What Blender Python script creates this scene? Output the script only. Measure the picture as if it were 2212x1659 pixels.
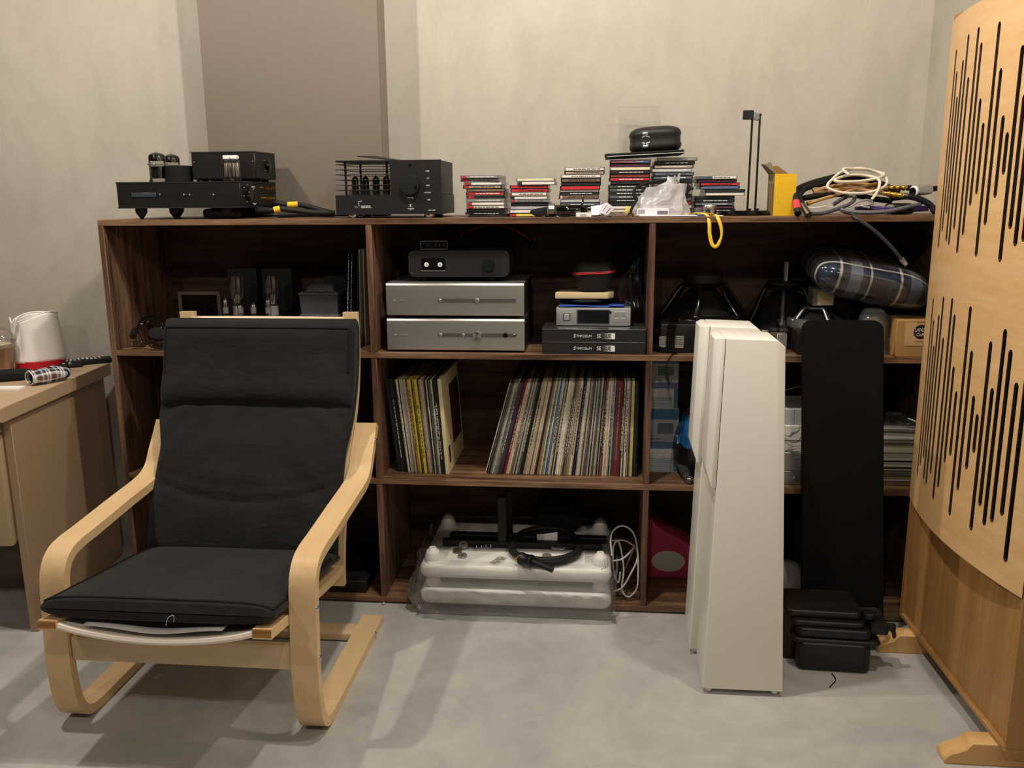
import bpy, bmesh, math, random
from mathutils import Vector, Matrix, noise as mnoise
random.seed(7)
for o in list(bpy.data.objects): bpy.data.objects.remove(o)
SC = bpy.context.scene
COL = SC.collection

# ---------------------------------------------------------------- camera
CAM_LOC = Vector((.69458, -2.63142, 1.31754)); F_PX = 1894.69
YAW, PITCH, ROLL = .09931, .21191, -.00844
_fw = Vector((-math.sin(YAW)*math.cos(PITCH), math.cos(YAW)*math.cos(PITCH), -math.sin(PITCH)))
_r0 = Vector((math.cos(YAW), math.sin(YAW), 0)); _u0 = _r0.cross(_fw)
_rt = _r0*math.cos(ROLL) + _u0*math.sin(ROLL); _up = -_r0*math.sin(ROLL) + _u0*math.cos(ROLL)
cd = bpy.data.cameras.new('camera'); cam = bpy.data.objects.new('camera', cd); COL.objects.link(cam)
cd.sensor_fit = 'HORIZONTAL'; cd.sensor_width = 36; cd.lens = F_PX/2212*36
cd.clip_start = .05; cd.clip_end = 60
m = Matrix((_rt, _up, -_fw)).transposed().to_4x4(); m.translation = CAM_LOC; cam.matrix_world = m
SC.camera = cam

# ---------------------------------------------------------------- world, lamps, exposure
w = bpy.data.worlds.new('world'); SC.world = w; w.use_nodes = True
w.node_tree.nodes['Background'].inputs[0].default_value = (.9, .85, .8, 1)
w.node_tree.nodes['Background'].inputs[1].default_value = .02
def lamp(x, y, z, watts, radius=.035, col=(1, .905, .78)):
    l = bpy.data.lights.new('ceiling_spot', 'SPOT'); l.energy = watts; l.color = col
    l.shadow_soft_size = radius; l.spot_size = math.radians(165); l.spot_blend = .35
    o = bpy.data.objects.new('ceiling_spot', l); o.location = (x, y, z); COL.objects.link(o)
LZ = 2.58
for x, y, e in ((-1.1, -.66, 74), (.48, -.62, 74), (1.38, -.75, 44), (-1.15, -2.75, 30), (.5, -2.75, 30), (1.6, -2.75, 18)):
    lamp(x, y, LZ, e)
SC.view_settings.view_transform = 'Standard'; SC.view_settings.look = 'None'
SC.view_settings.exposure = .06; SC.view_settings.gamma = 1; SC.view_settings.use_curve_mapping = False

# ---------------------------------------------------------------- pixel of the 2212 x 1659 photograph -> point at a known depth
def _ray(px, py): return _fw + _rt*((px-1106)/F_PX) - _up*((py-829.5)/F_PX)
def atY(px, py, Y): d = _ray(px, py); return CAM_LOC + d*((Y-CAM_LOC.y)/d.y)
def atZ(px, py, Z): d = _ray(px, py); return CAM_LOC + d*((Z-CAM_LOC.z)/d.z)
def rect(x0, y0, x1, y1, Y):
    "front rectangle in the plane Y -> X0, X1, Z0, Z1"
    xm, ym = (x0+x1)/2, (y0+y1)/2
    return atY(x0, ym, Y).x, atY(x1, ym, Y).x, atY(xm, y1, Y).z, atY(xm, y0, Y).z

# ---------------------------------------------------------------- materials
def lin(c):
    if isinstance(c, str):
        c = tuple(int(c[i:i+2], 16)/255 for i in (0, 2, 4))
    return tuple(v/12.92 if v <= .04045 else ((v+.055)/1.055)**2.4 for v in c)
class NT:
    def __init__(s, name):
        s.m = bpy.data.materials.new(name); s.m.use_nodes = True; s.t = s.m.node_tree
        s.b = s.t.nodes['Principled BSDF']; s.out = s.t.nodes['Material Output']
    def n(s, t, **kw):
        x = s.t.nodes.new(t)
        for k, v in kw.items():
            if k.startswith('i_'): x.inputs[k[2:].replace('_', ' ')].default_value = v
            else: setattr(x, k, v)
        return x
    def l(s, a, b): s.t.links.new(a, b)
    def coord(s, scale=(1, 1, 1), out='Object', rot=(0, 0, 0)):
        c = s.n('ShaderNodeTexCoord'); mp = s.n('ShaderNodeMapping'); mp.inputs['Scale'].default_value = scale; mp.inputs['Rotation'].default_value = rot
        s.l(c.outputs[out], mp.inputs['Vector']); return mp.outputs['Vector']
    def noise(s, vec, scale, detail=4, rough=.55, dist=0):
        x = s.n('ShaderNodeTexNoise'); x.inputs['Scale'].default_value = scale; x.inputs['Detail'].default_value = detail
        x.inputs['Roughness'].default_value = rough; x.inputs['Distortion'].default_value = dist
        if vec is not None: s.l(vec, x.inputs['Vector'])
        return x.outputs['Fac']
    def ramp(s, fac, stops, interp='LINEAR'):
        x = s.n('ShaderNodeValToRGB'); cr = x.color_ramp; cr.interpolation = interp
        while len(cr.elements) < len(stops): cr.elements.new(.5)
        for e, (p, c) in zip(cr.elements, stops): e.position = p; e.color = (*c, 1)
        s.l(fac, x.inputs['Fac']); return x.outputs['Color']
    def mix(s, fac, a, b, mode='MIX'):
        x = s.n('ShaderNodeMix', data_type='RGBA', blend_type=mode)
        for i, v in ((0, fac), (6, a), (7, b)):
            if isinstance(v, (int, float)): x.inputs[i].default_value = v
            elif isinstance(v, tuple): x.inputs[i].default_value = (*v, 1)
            else: s.l(v, x.inputs[i])
        return x.outputs[2]
    def math(s, op, a, b=None):
        x = s.n('ShaderNodeMath', operation=op)
        for i, v in enumerate((a, b)):
            if v is None: continue
            if isinstance(v, (int, float)): x.inputs[i].default_value = v
            else: s.l(v, x.inputs[i])
        return x.outputs[0]
    def bump(s, h, strength, dist=.01):
        x = s.n('ShaderNodeBump'); x.inputs['Strength'].default_value = strength; x.inputs['Distance'].default_value = dist
        s.l(h, x.inputs['Height']); s.l(x.outputs['Normal'], s.b.inputs['Normal'])
    def set(s, col=None, rough=None, metal=None, spec=None, coat=None):
        for k, v in (('Base Color', col), ('Roughness', rough), ('Metallic', metal), ('Specular IOR Level', spec), ('Coat Weight', coat)):
            if v is None: continue
            if isinstance(v, (int, float)): s.b.inputs[k].default_value = v
            elif isinstance(v, tuple): s.b.inputs[k].default_value = (*v, 1)
            else: s.l(v, s.b.inputs[k])
        return s
_MC = {}
def mat(col, rough=.5, metal=0., spec=.5, var=.0, vscale=30, bmp=0., bscale=200, coat=0.):
    "plain procedural material; col is an sRGB hex string"
    key = (col, rough, metal, spec, var, vscale, bmp, bscale, coat)
    if key in _MC: return _MC[key]
    t = NT('m_'+col); c = lin(col)
    if var or bmp: v = t.coord()
    if var:
        f = t.noise(v, vscale, 3)
        t.set(col=t.ramp(f, ((.25, tuple(x*(1-var) for x in c)), (.75, tuple(min(1, x*(1+var)) for x in c)))))
    else: t.set(col=c)
    if bmp: t.bump(t.noise(v, bscale, 2), bmp, .002)
    t.set(rough=rough, metal=metal, spec=spec, coat=coat); _MC[key] = t.m
    return t.m
def wood(name, light, dark, axis, density=14, stretch=16, rough=.5, contrast=(.35, .7), bmp=.1, fine=.35):
    t = NT(name); sc = [density]*3; sc[axis] = density/stretch
    v = t.coord(tuple(sc))
    f = t.noise(v, 1.0, 6, .6, .6); f2 = t.noise(v, 7.0, 3, .6, .2)
    c = t.ramp(f, ((contrast[0], lin(dark)), ((contrast[0]+contrast[1])/2, tuple((a+b)/2 for a, b in zip(lin(light), lin(dark)))), (contrast[1], lin(light))))
    g = t.ramp(f2, ((.3, (1-fine,)*3), (.7, (1.,)*3)))
    t.set(col=t.mix(1.0, c, g, 'MULTIPLY'), rough=rough, spec=.35); t.bump(f2, bmp, .002)
    return t.m
def thin(name, tint=(1, 1, 1), milk=.0, gloss=.12, rough=.06, milkcol=(.9, .9, .9)):
    "thin clear sheet: transparent with a sheen at grazing angles, plus some milky scatter"
    t = NT(name); t.t.nodes.remove(t.b)
    tr = t.n('ShaderNodeBsdfTransparent'); tr.inputs[0].default_value = (*tint, 1)
    gl = t.n('ShaderNodeBsdfGlossy'); gl.inputs['Roughness'].default_value = rough
    df = t.n('ShaderNodeBsdfDiffuse'); df.inputs[0].default_value = (*milkcol, 1)
    tl = t.n('ShaderNodeBsdfTranslucent'); tl.inputs[0].default_value = (*milkcol, 1)
    lw = t.n('ShaderNodeLayerWeight'); lw.inputs[0].default_value = .25
    f = t.math('MINIMUM', t.math('ADD', t.math('MULTIPLY', lw.outputs['Fresnel'], .8), gloss*.5), 1.)
    m0 = t.n('ShaderNodeMixShader'); m0.inputs[0].default_value = .5; t.l(df.outputs[0], m0.inputs[1]); t.l(tl.outputs[0], m0.inputs[2])
    m1 = t.n('ShaderNodeMixShader'); m1.inputs[0].default_value = milk; t.l(tr.outputs[0], m1.inputs[1]); t.l(m0.outputs[0], m1.inputs[2])
    m2 = t.n('ShaderNodeMixShader'); t.l(f, m2.inputs[0]); t.l(m1.outputs[0], m2.inputs[1]); t.l(gl.outputs[0], m2.inputs[2])
    t.l(m2.outputs[0], t.out.inputs[0]); return t.m

WAL_H = wood('walnut_h', 'a07c5e', '54392b', 0, 30, 14, .45, (.36, .66), .15, .4)
WAL_V = wood('walnut_v', '93705a', '4b342a', 2, 30, 14, .45, (.36, .66), .15, .4)
BIRCH_Y = wood('birch_y', 'ebcda0', 'dfba88', 1, 10, 12, .38, (.3, .75), .03, .07)
BIRCH_X = wood('birch_x', 'e4cba8', 'd8b994', 0, 10, 12, .4, (.3, .75), .03, .07)
BIRCH_Z = wood('birch_z', 'e8cda4', 'dcbb8e', 2, 10, 12, .4, (.3, .75), .03, .07)
PLY = wood('plywood_edge', 'd19a58', '9c6a38', 0, 120, 40, .5, (.35, .65), .03, .1)
BEECH = wood('beech_screen', 'e8c290', 'dbae76', 1, 26, 14, .4, (.3, .75), .02, .08)
OAK = wood('oak_board', 'c0935a', 'a37645', 2, 24, 18, .5, (.3, .72), .05, .12)
FOOTW = wood('pine_foot', 'e6bd82', 'd3a263', 0, 16, 12, .5, (.3, .72), .04, .08)
BLK = mat('141414', .45, 0, .4, .1, 40, .15, 500)
BLKM = mat('191a1b', .6, 0, .35, .08, 40, .2, 700)
BLKG = mat('0c0c0c', .16, 0, .6)
BLKR = mat('101010', .75, 0, .3, .1, 60, .2, 600)
WHT = mat('f2eee8', .3, 0, .5, .01, 8)
CHROME = mat('d8d8d8', .12, 1)
STEEL = mat('b4b2ae', .28, 1)
ALU = mat('c4c2be', .36, .9, .5, .03, 90)
GOLD = mat('d9ab48', .22, 1)
PAPER = mat('eeebe8', .8)
INK = mat('d9d9d9', .6)
DKINK = mat('222222', .6)
GLASS = thin('clear_glass', (.93, .93, .92), 0, .14, .03)
GLASSD = thin('smoked_glass', (.45, .42, .4), 0, .2, .03)
FILM = thin('clear_film', (.97, .97, .97), .05, .08, .12)
POLY = thin('milky_polythene', (.92, .92, .92), .12, .16, .14)
POLYD = thin('grey_polythene', (.75, .76, .76), .06, .14, .16)

# ---------------------------------------------------------------- geometry builder
class G:
    def __init__(s): s.bm = bmesh.new()
    def add(s, t):
        me = bpy.data.meshes.new('tmp'); t.to_mesh(me); t.free(); s.bm.from_mesh(me); bpy.data.meshes.remove(me); return s
    def box(s, x0, x1, y0, y1, z0, z1, bev=0., seg=2, rot=None, pivot=None):
        t = bmesh.new(); bmesh.ops.create_cube(t, size=1)
        c = Vector(((x0+x1)/2, (y0+y1)/2, (z0+z1)/2)); d = (abs(x1-x0), abs(y1-y0), abs(z1-z0))
        for v in t.verts: v.co = Vector((v.co.x*d[0], v.co.y*d[1], v.co.z*d[2])) + c
        if bev: bmesh.ops.bevel(t, geom=t.edges[:], offset=min(bev, min(d)*.49), segments=seg, affect='EDGES', profile=.5)
        if rot is not None: bmesh.ops.rotate(t, verts=t.verts, cent=pivot or c, matrix=rot)
        return s.add(t)
    def cyl(s, p0, p1, r0, r1=None, seg=20, cap=True):
        p0, p1 = Vector(p0), Vector(p1); r1 = r0 if r1 is None else r1; d = p1-p0
        t = bmesh.new(); bmesh.ops.create_cone(t, cap_ends=cap, cap_tris=False, segments=seg, radius1=r0, radius2=r1, depth=d.length)
        q = d.to_track_quat('Z', 'Y').to_matrix().to_4x4(); q.translation = (p0+p1)/2
        bmesh.ops.transform(t, matrix=q, verts=t.verts); return s.add(t)
    def lathe(s, prof, c=(0, 0, 0), seg=28, ax=(0, 0, 1), sx=1., sy=1., close=True):
        t = bmesh.new(); c = Vector(c); q = Vector(ax).to_track_quat('Z', 'Y').to_matrix(); rings = []
        for r, z in prof:
            if r < 1e-6: rings.append([t.verts.new(c + q @ Vector((0, 0, z)))])
            else: rings.append([t.verts.new(c + q @ Vector((r*sx*math.cos(2*math.pi*i/seg), r*sy*math.sin(2*math.pi*i/seg), z))) for i in range(seg)])
        for a, b in zip(rings, rings[1:]):
            for i in range(seg):
                j = (i+1) % seg
                f = [a[i % len(a)], a[j % len(a)], b[j % len(b)], b[i % len(b)]]
                f = list(dict.fromkeys(f))
                if len(f) > 2: t.faces.new(f)
        if close:
            if len(rings[0]) > 1: t.faces.new(rings[0][::-1])
            if len(rings[-1]) > 1: t.faces.new(rings[-1])
        bmesh.ops.recalc_face_normals(t, faces=t.faces); return s.add(t)
    def tube(s, pts, r, seg=8, closed=False, sub=6, cap=True, flat=None):
        P = smooth([Vector(p) for p in pts], sub, closed); n = len(P); t = bmesh.new(); rings = []; up = Vector((0, 0, 1))
        for i, p in enumerate(P):
            d = (P[(i+1) % n] - P[i-1]) if closed else (P[min(i+1, n-1)] - P[max(i-1, 0)])
            d.normalize(); a = d.cross(up)
            if a.length < .05: a = d.cross(Vector((0, 1, 0)))
            a.normalize(); b = a.cross(d); rr = r(i/(n-1)) if callable(r) else r
            rings.append([t.verts.new(p + a*rr*math.cos(2*math.pi*k/seg) + b*rr*(flat or 1)*math.sin(2*math.pi*k/seg)) for k in range(seg)])
        for i in range(n if closed else n-1):
            A, B = rings[i], rings[(i+1) % n]
            for k in range(seg): t.faces.new((A[k], A[(k+1) % seg], B[(k+1) % seg], B[k]))
        if cap and not closed: t.faces.new(rings[0][::-1]); t.faces.new(rings[-1])
        bmesh.ops.recalc_face_normals(t, faces=t.faces); return s.add(t)
    def prism(s, poly, ax, d0, d1, bev=0., seg=2):
        "poly in the two axes other than ax (kept in x,y,z order), extruded from d0 to d1 along ax"
        t = bmesh.new()
        def pt(a, b, d): v = [a, b]; v.insert(ax, d); return Vector(v)
        A = [t.verts.new(pt(a, b, d0)) for a, b in poly]; B = [t.verts.new(pt(a, b, d1)) for a, b in poly]; n = len(poly)
        t.faces.new(A); t.faces.new(B[::-1])
        for i in range(n): t.faces.new((A[i], B[i], B[(i+1) % n], A[(i+1) % n]))
        bmesh.ops.recalc_face_normals(t, faces=t.faces)
        if bev: bmesh.ops.bevel(t, geom=t.edges[:], offset=bev, segments=seg, affect='EDGES', profile=.5)
        return s.add(t)
    def hull(s, pts, bev=0., seg=2):
        t = bmesh.new(); vs = [t.verts.new(p) for p in pts]; r = bmesh.ops.convex_hull(t, input=vs)
        bmesh.ops.dissolve_limit(t, angle_limit=.02, verts=t.verts, edges=t.edges)
        if bev: bmesh.ops.bevel(t, geom=t.edges[:], offset=bev, segments=seg, affect='EDGES', profile=.5)
        return s.add(t)
    def strip(s, path, x0, x1, th, sub=6):
        "bent board: path of (y,z) centres swept between x0 and x1 with thickness th"
        P = [Vector((0, *p)) for p in path]; P = smooth(P, sub, False); n = len(P); t = bmesh.new(); R = []
        for i, p in enumerate(P):
            d = P[min(i+1, n-1)] - P[max(i-1, 0)]; d.normalize(); nn = Vector((0, -d.z, d.y))*(th/2)
            R.append([t.verts.new(Vector((x, 0, 0)) + p + k*nn) for x, k in ((x0, -1), (x1, -1), (x1, 1), (x0, 1))])
        for A, B in zip(R, R[1:]):
            for k in range(4): t.faces.new((A[k], A[(k+1) % 4], B[(k+1) % 4], B[k]))
        t.faces.new(R[0][::-1]); t.faces.new(R[-1]); bmesh.ops.recalc_face_normals(t, faces=t.faces)
        return s.add(t)
    def grid(s, fn, nu, nv, cu=False, cv=False):
        t = bmesh.new(); V = [[t.verts.new(fn(i/(nu if cu else nu-1), j/(nv if cv else nv-1))) for j in range(nv)] for i in range(nu)]
        for i in range(nu if cu else nu-1):
            for j in range(nv if cv else nv-1):
                t.faces.new((V[i][j], V[(i+1) % nu][j], V[(i+1) % nu][(j+1) % nv], V[i][(j+1) % nv]))
        bmesh.ops.remove_doubles(t, verts=t.verts, dist=1e-6); bmesh.ops.recalc_face_normals(t, faces=t.faces); return s.add(t)
    def sup(s, c, rad, e1=.5, e2=.5, nu=28, nv=16, fn=None, rot=None):
        "superellipsoid"
        sp = lambda v, e: math.copysign(abs(v)**e, v); c = Vector(c)
        def f(u, v):
            a = 2*math.pi*u; b = math.pi*(v-.5)
            p = Vector((rad[0]*sp(math.cos(b), e1)*sp(math.cos(a), e2), rad[1]*sp(math.cos(b), e1)*sp(math.sin(a), e2), rad[2]*sp(math.sin(b), e1)))
            if fn: p = fn(p)
            return c + (rot @ p if rot is not None else p)
        return s.grid(f, nu, nv, cu=True)
def smooth(P, sub, closed):
    if sub <= 1 or len(P) < 3: return P
    out = []; n = len(P)
    for i in range(n if closed else n-1):
        a, b = P[i], P[(i+1) % n]; p = P[i-1] if closed or i > 0 else a*2-b; q = P[(i+2) % n] if closed or i+2 < n else b*2-a
        for k in range(sub):
            t = k/sub; out.append(.5*((2*b*0+2*a) + (b-p)*t + (2*p-5*a+4*b-q)*t*t + (3*a-p-3*b+q)*t*t*t))
    if not closed: out.append(P[-1])
    return out

# ---------------------------------------------------------------- scene objects
ROOT = {}; FONTS = []
def thing(name, label, cat, loc=(0, 0, 0), rotz=0., group=None):
    o = bpy.data.objects.new(name, None); COL.objects.link(o); o.empty_display_size = .05
    o.location = loc; o.rotation_euler = (0, 0, rotz); o['label'] = label; o['category'] = cat
    if group: o['group'] = group
    ROOT[o.name] = (Matrix.Translation(Vector(loc)) @ Matrix.Rotation(rotz, 4, 'Z')).inverted()
    return o
def obj(name, g, m, parent=None, local=False, ang=38, label=None, kind=None, solid=0.):
    me = bpy.data.meshes.new(name)
    if parent is not None:
        inv = ROOT[parent.name]
        if not local: g.bm.transform(inv)
    bmesh.ops.recalc_face_normals(g.bm, faces=g.bm.faces) if False else None
    g.bm.to_mesh(me); g.bm.free()
    for p in me.polygons: p.use_smooth = True
    me.set_sharp_from_angle(angle=math.radians(ang))
    for x in (m if isinstance(m, (list, tuple)) else [m]): me.materials.append(x)
    o = bpy.data.objects.new(name, me); COL.objects.link(o)
    if parent is not None: o.parent = parent; ROOT[o.name] = ROOT[parent.name]
    if label: o['label'] = label
    if kind: o['kind'] = kind
    if solid:
        md = o.modifiers.new('solid', 'SOLIDIFY'); md.thickness = solid; md.offset = 0
    return o
def single(name, g, m, label, cat, group=None, **kw):
    "a thing that is one mesh, its origin at its base"
    bb = [v.co for v in g.bm.verts]
    c = Vector([(min(v[i] for v in bb)+max(v[i] for v in bb))/2 for i in (0, 1)] + [min(v.z for v in bb)])
    for v in g.bm.verts: v.co -= c
    o = obj(name, g, m, **kw); o.location = c; o['label'] = label; o['category'] = cat
    if group: o['group'] = group
    ROOT[o.name] = Matrix.Translation(c).inverted()
    return o
def struct(name, g, m, parent=None):
    o = obj(name, g, m, parent)
    if parent is None: o['kind'] = 'structure'; ROOT[o.name] = Matrix()
    return o
def text(name, body, size, loc, m, parent, shear=0., align='CENTER', sx=1., rot=(math.pi/2, 0, 0), bold=0.):
    cu = bpy.data.curves.new(name, 'FONT'); cu.body = body; cu.size = size; cu.align_x = align; cu.align_y = 'CENTER'; cu.shear = shear
    cu.extrude = .0002; cu.offset = bold; cu.materials.append(m); cu.resolution_u = 3
    o = bpy.data.objects.new(name, cu); COL.objects.link(o); o.parent = parent
    o.location = ROOT[parent.name] @ Vector(loc); o.rotation_euler = rot; o.scale = (sx, 1, 1); FONTS.append(o); return o
def ordi(n):
    a = 'zeroth first second third fourth fifth sixth seventh eighth ninth tenth eleventh twelfth thirteenth fourteenth fifteenth sixteenth seventeenth eighteenth nineteenth'.split()
    if n < 20: return a[n]
    t = 'x x twenty thirty forty fifty sixty seventy eighty ninety'.split()[n//10] if n < 100 else 'hundred'
    if n >= 100: return 'hundred-and-' + ordi(n-100) if n > 100 else 'hundredth'
    return (t + '-' + a[n % 10]) if n % 10 else t[:-1] + 'ieth'
TP = lambda pts: [atY(*p) for p in pts]
# ================================================================ room
def m_wall():
    t = NT('troweled_wall'); v = t.coord((1, 1, 1)); v2 = t.coord((1.2, 1, .5), rot=(0, .5, 0))
    a = t.noise(v, 1.6, 5, .6, .8); b = t.noise(v2, 5, 5, .62, 1.5); c = t.noise(v, 60, 3, .6)
    base = t.ramp(a, ((.25, lin('aea89c')), (.5, lin('b6b0a4')), (.8, lin('bfb9ad'))))
    st = t.ramp(b, ((.30, (.90, .90, .90)), (.5, (.98, .98, .98)), (.72, (1.03, 1.03, 1.03))))
    col = t.mix(1, base, st, 'MULTIPLY'); col = t.mix(1, col, t.ramp(c, ((.3, (.96, .96, .96)), (.7, (1.02, 1.02, 1.02)))), 'MULTIPLY')
    t.set(col=col, rough=.85, spec=.2); t.bump(b, .08, .01); return t.m
def m_floor():
    t = NT('polished_screed'); v = t.coord((1, 1, 1)); a = t.noise(v, 2.2, 6, .62, 1.2); b = t.noise(v, 9, 5, .65, .8)
    base = t.ramp(a, ((.28, lin('a9a7a4')), (.5, lin('b7b5b1')), (.75, lin('c6c3be'))))
    vo = t.n('ShaderNodeTexVoronoi', feature='DISTANCE_TO_EDGE'); vo.inputs['Scale'].default_value = 4.5
    wv = t.mix(.34, v, t.n('ShaderNodeTexNoise', i_Scale=7.0, i_Detail=6.0).outputs['Color']); t.l(wv, vo.inputs['Vector'])
    crack = t.ramp(vo.outputs['Distance'], ((.0, (.86, .86, .86)), (.012, (.96, .96, .96)), (.05, (1, 1, 1))))
    gate = t.ramp(t.noise(v, 3.1, 2), ((.54, (0, 0, 0)), (.70, (1, 1, 1))))
    col = t.mix(1, base, t.ramp(b, ((.3, (.9, .9, .9)), (.7, (1.05, 1.05, 1.05)))), 'MULTIPLY')
    col = t.mix(gate, col, t.mix(1, col, crack, 'MULTIPLY'))
    t.set(col=col, rough=t.math('ADD', t.math('MULTIPLY', b, .25), .32), spec=.35); return t.m
WALLM, FLOORM = m_wall(), m_floor()
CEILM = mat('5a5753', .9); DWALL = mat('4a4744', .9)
YW = .435; XR = 1.735; XL = -2.9; YF = -4.6; ZC = 2.7
def slab(name, a, m): struct(name, G().box(*a), m)
slab('floor', (XL-.1, XR+.1, YF-.1, YW+.1, -.1, 0), FLOORM)
slab('wall_back', (XL-.1, XR+.1, YW, YW+.1, 0, ZC), WALLM)
slab('wall_right', (XR, XR+.1, YF, YW, 0, ZC), WALLM)
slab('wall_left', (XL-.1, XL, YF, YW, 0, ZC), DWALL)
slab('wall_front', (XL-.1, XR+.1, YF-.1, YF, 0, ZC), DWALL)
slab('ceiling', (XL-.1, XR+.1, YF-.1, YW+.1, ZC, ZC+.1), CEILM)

ZT = 1.2528
t = thing('acoustic_panel', 'tall taupe grey fabric covered acoustic panel standing proud of the plaster wall', 'wall panel', (-.329, .385, 0))
obj('fabric_face', G().box(-.63, -.028, .33, .345, ZT+.004, 2.66, .004), mat('837b71', .95, 0, .1, .03, 300, .2, 900), t)
obj('panel_core', G().box(-.629, -.029, .345, .434, ZT+.004, 2.66), mat('8a8277', .95, 0, .1, .03, 300, .2, 900), t)

# ================================================================ walnut shelf unit
SX0, SX1 = -.859, 1.709; ZT, ZS, ZM, ZB = 1.2528, .8426, .4325, .0238; T = .018; SD = .42
t = shelf_unit = thing('shelf_unit', 'long low walnut veneer shelf unit with nine open compartments against the wall', 'shelf unit', (.425, .21, 0))
obj('top_board', G().box(SX0, SX1, 0, SD, ZT-T, ZT, .0012, 1), WAL_H, t)
obj('bottom_board', G().box(SX0+T, SX1-T, 0, SD-.012, ZB-T, ZB, .0012, 1), WAL_H, t)
for z in (ZS, ZM): obj('shelf', G().box(SX0+T, SX1-T, 0, SD-.012, z-T, z, .0012, 1), WAL_H, t)
for x in (SX0, SX1-T): obj('side_panel', G().box(x, x+T, 0, SD, .0, ZT-T, .0012, 1), WAL_V, t)
for x in (0, .85):
    for z0, z1 in ((ZB, ZM-T), (ZM, ZS-T), (ZS, ZT-T)):
        obj('divider', G().box(x-T/2, x+T/2, .001, SD-.012, z0, z1, .0012, 1), WAL_V, t)
WAL_D = wood('walnut_back', '6e5140', '3d2a20', 0, 22, 14, .6, (.36, .66), .1, .35)
obj('back_panel', G().box(SX0+T, SX1-T, SD-.012, SD, ZB-T, ZT-T), WAL_D, t)

# ================================================================ bent-wood armchair
t = thing('armchair', 'birch bentwood cantilever armchair facing the camera in front of the shelf unit', 'armchair', (-.317, -.42, 0))
frame = [(-.131, .0128), (-.36, .0128), (-.56, .0128), (-.655, .0135), (-.705, .026), (-.733, .062), (-.745, .12), (-.749, .2), (-.742, .30), (-.735, .385), (-.722, .428), (-.695, .453), (-.65, .464), (-.58, .469), (-.42, .483), (-.29, .493), (-.232, .503), (-.193, .526), (-.166, .562), (-.132, .603), (-.104, .640)]
for x0, x1 in ((-.667, -.603), (-.035, .031)):
    fr = obj('side_frame', G().strip(frame, x0, x1, .025, 5), BIRCH_Y, t)
    s = 1 if x0 > -.3 else -1; xo = x1 if s > 0 else x0
    for y, z in ((-.743, .352), (-.745, .222), (-.235, .016), (-.135, .598)):
        obj('bolt', G().lathe(((0, 0), (.0075, 0), (.0075, .002), (.004, .005), (0, .0055)), (xo, y, z), 12, (s, 0, 0)), CHROME, fr)
rail = [(-.862, .344), (-.74, .322), (-.58, .293), (-.44, .270), (-.34, .258), (-.30, .254)]
back = [(-.292, .20), (-.285, .27), (-.262, .36), (-.222, .46), (-.165, .555), (-.108, .64), (-.062, .715), (-.035, .79), (-.024, .87), (-.022, .972)]
for x0, x1 in ((-.601, -.556), (-.082, -.037)):
    obj('seat_rail', G().strip(rail, x0, x1, .024, 5), BIRCH_Y, t)
    obj('rail_tip', G().box(x0+.0002, x1-.0002, -.8635, -.8615, .3325, .3555), PLY, t, label='cut plywood end of the seat rail')
    obj('back_rail', G().strip(back, x0, x1, .022, 5), BIRCH_Z, t)
obj('front_rail', G().box(-.603, -.035, -.752, -.730, .189, .257, .008, 2), BIRCH_X, t)
obj('rear_rail', G().box(-.603, -.035, -.262, -.197, .004, .028, .003, 2), BIRCH_X, t)
g = G().grid(lambda u, v: Vector((-.56+u*.482, -.026+.006*math.sin(math.pi*u)-.018*v*0-.004, .93+.028*v)), 14, 2)
obj('top_rail', g, BIRCH_X, t, solid=.018)
g = G().grid(lambda u, v: Vector((-.556+u*.474, -.848+v*.42, .341-.082*v-.030*math.sin(math.pi*u)**.8)), 26, 8)
obj('seat_sling', g, mat('e8dfd2', .9, 0, .2, .04, 200, .3, 900), t, solid=.004)
g = G().tube([(-.556+u*.474, -.852, .340-.030*math.sin(math.pi*u)**.8) for u in [i/12 for i in range(13)]], .0095, 8, sub=2)
obj('sling_hem', g, mat('eee4d6', .9, 0, .2, .04, 200, .3, 900), t)
obj('care_label', G().grid(lambda u, v: Vector((-.50+u*.34, -.847+v*.03, .347-.018*math.sin(math.pi*(.12+u*.75))+.003*math.sin(9*u))), 20, 3), PAPER, t, solid=.002, label='white cloth label under the cushion')

# cushion
CUSH = NT('black_cotton'); v = CUSH.coord()
CUSH.set(col=CUSH.ramp(CUSH.noise(v, 9, 4), ((.3, lin('161616')), (.7, lin('1f1f1f')))), rough=.85, spec=.25)
CUSH.b.inputs['Sheen Weight'].default_value = .25; CUSH.b.inputs['Sheen Roughness'].default_value = .5
CUSH.b.inputs['Sheen Tint'].default_value = (.35, .35, .35, 1)
wv = CUSH.coord((1, 1, 1)); CUSH.bump(CUSH.math('ADD', CUSH.math('MULTIPLY', CUSH.noise(wv, 260, 2), .12), CUSH.noise(CUSH.coord((2.2, 1, 5.5)), 5, 4, .55, 1.2)), .35, .012); CUSH = CUSH.m
PIPE = mat('0d0d0d', .8, 0, .3)
t = thing('chair_cushion', 'black cotton chair cushion with a puffed headrest lying in the birch armchair', 'cushion', (-.317, -.42, .33))
def path_at(P, v):
    L = [0]
    for a, b in zip(P, P[1:]): L.append(L[-1] + math.hypot(b[0]-a[0], b[1]-a[1]))
    d = v*L[-1]
    for i in range(len(P)-1):
        if d <= L[i+1] or i == len(P)-2:
            k = (d-L[i])/(L[i+1]-L[i]); a, b = P[i], P[i+1]
            return (a[0]+(b[0]-a[0])*k, a[1]+(b[1]-a[1])*k)
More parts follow.
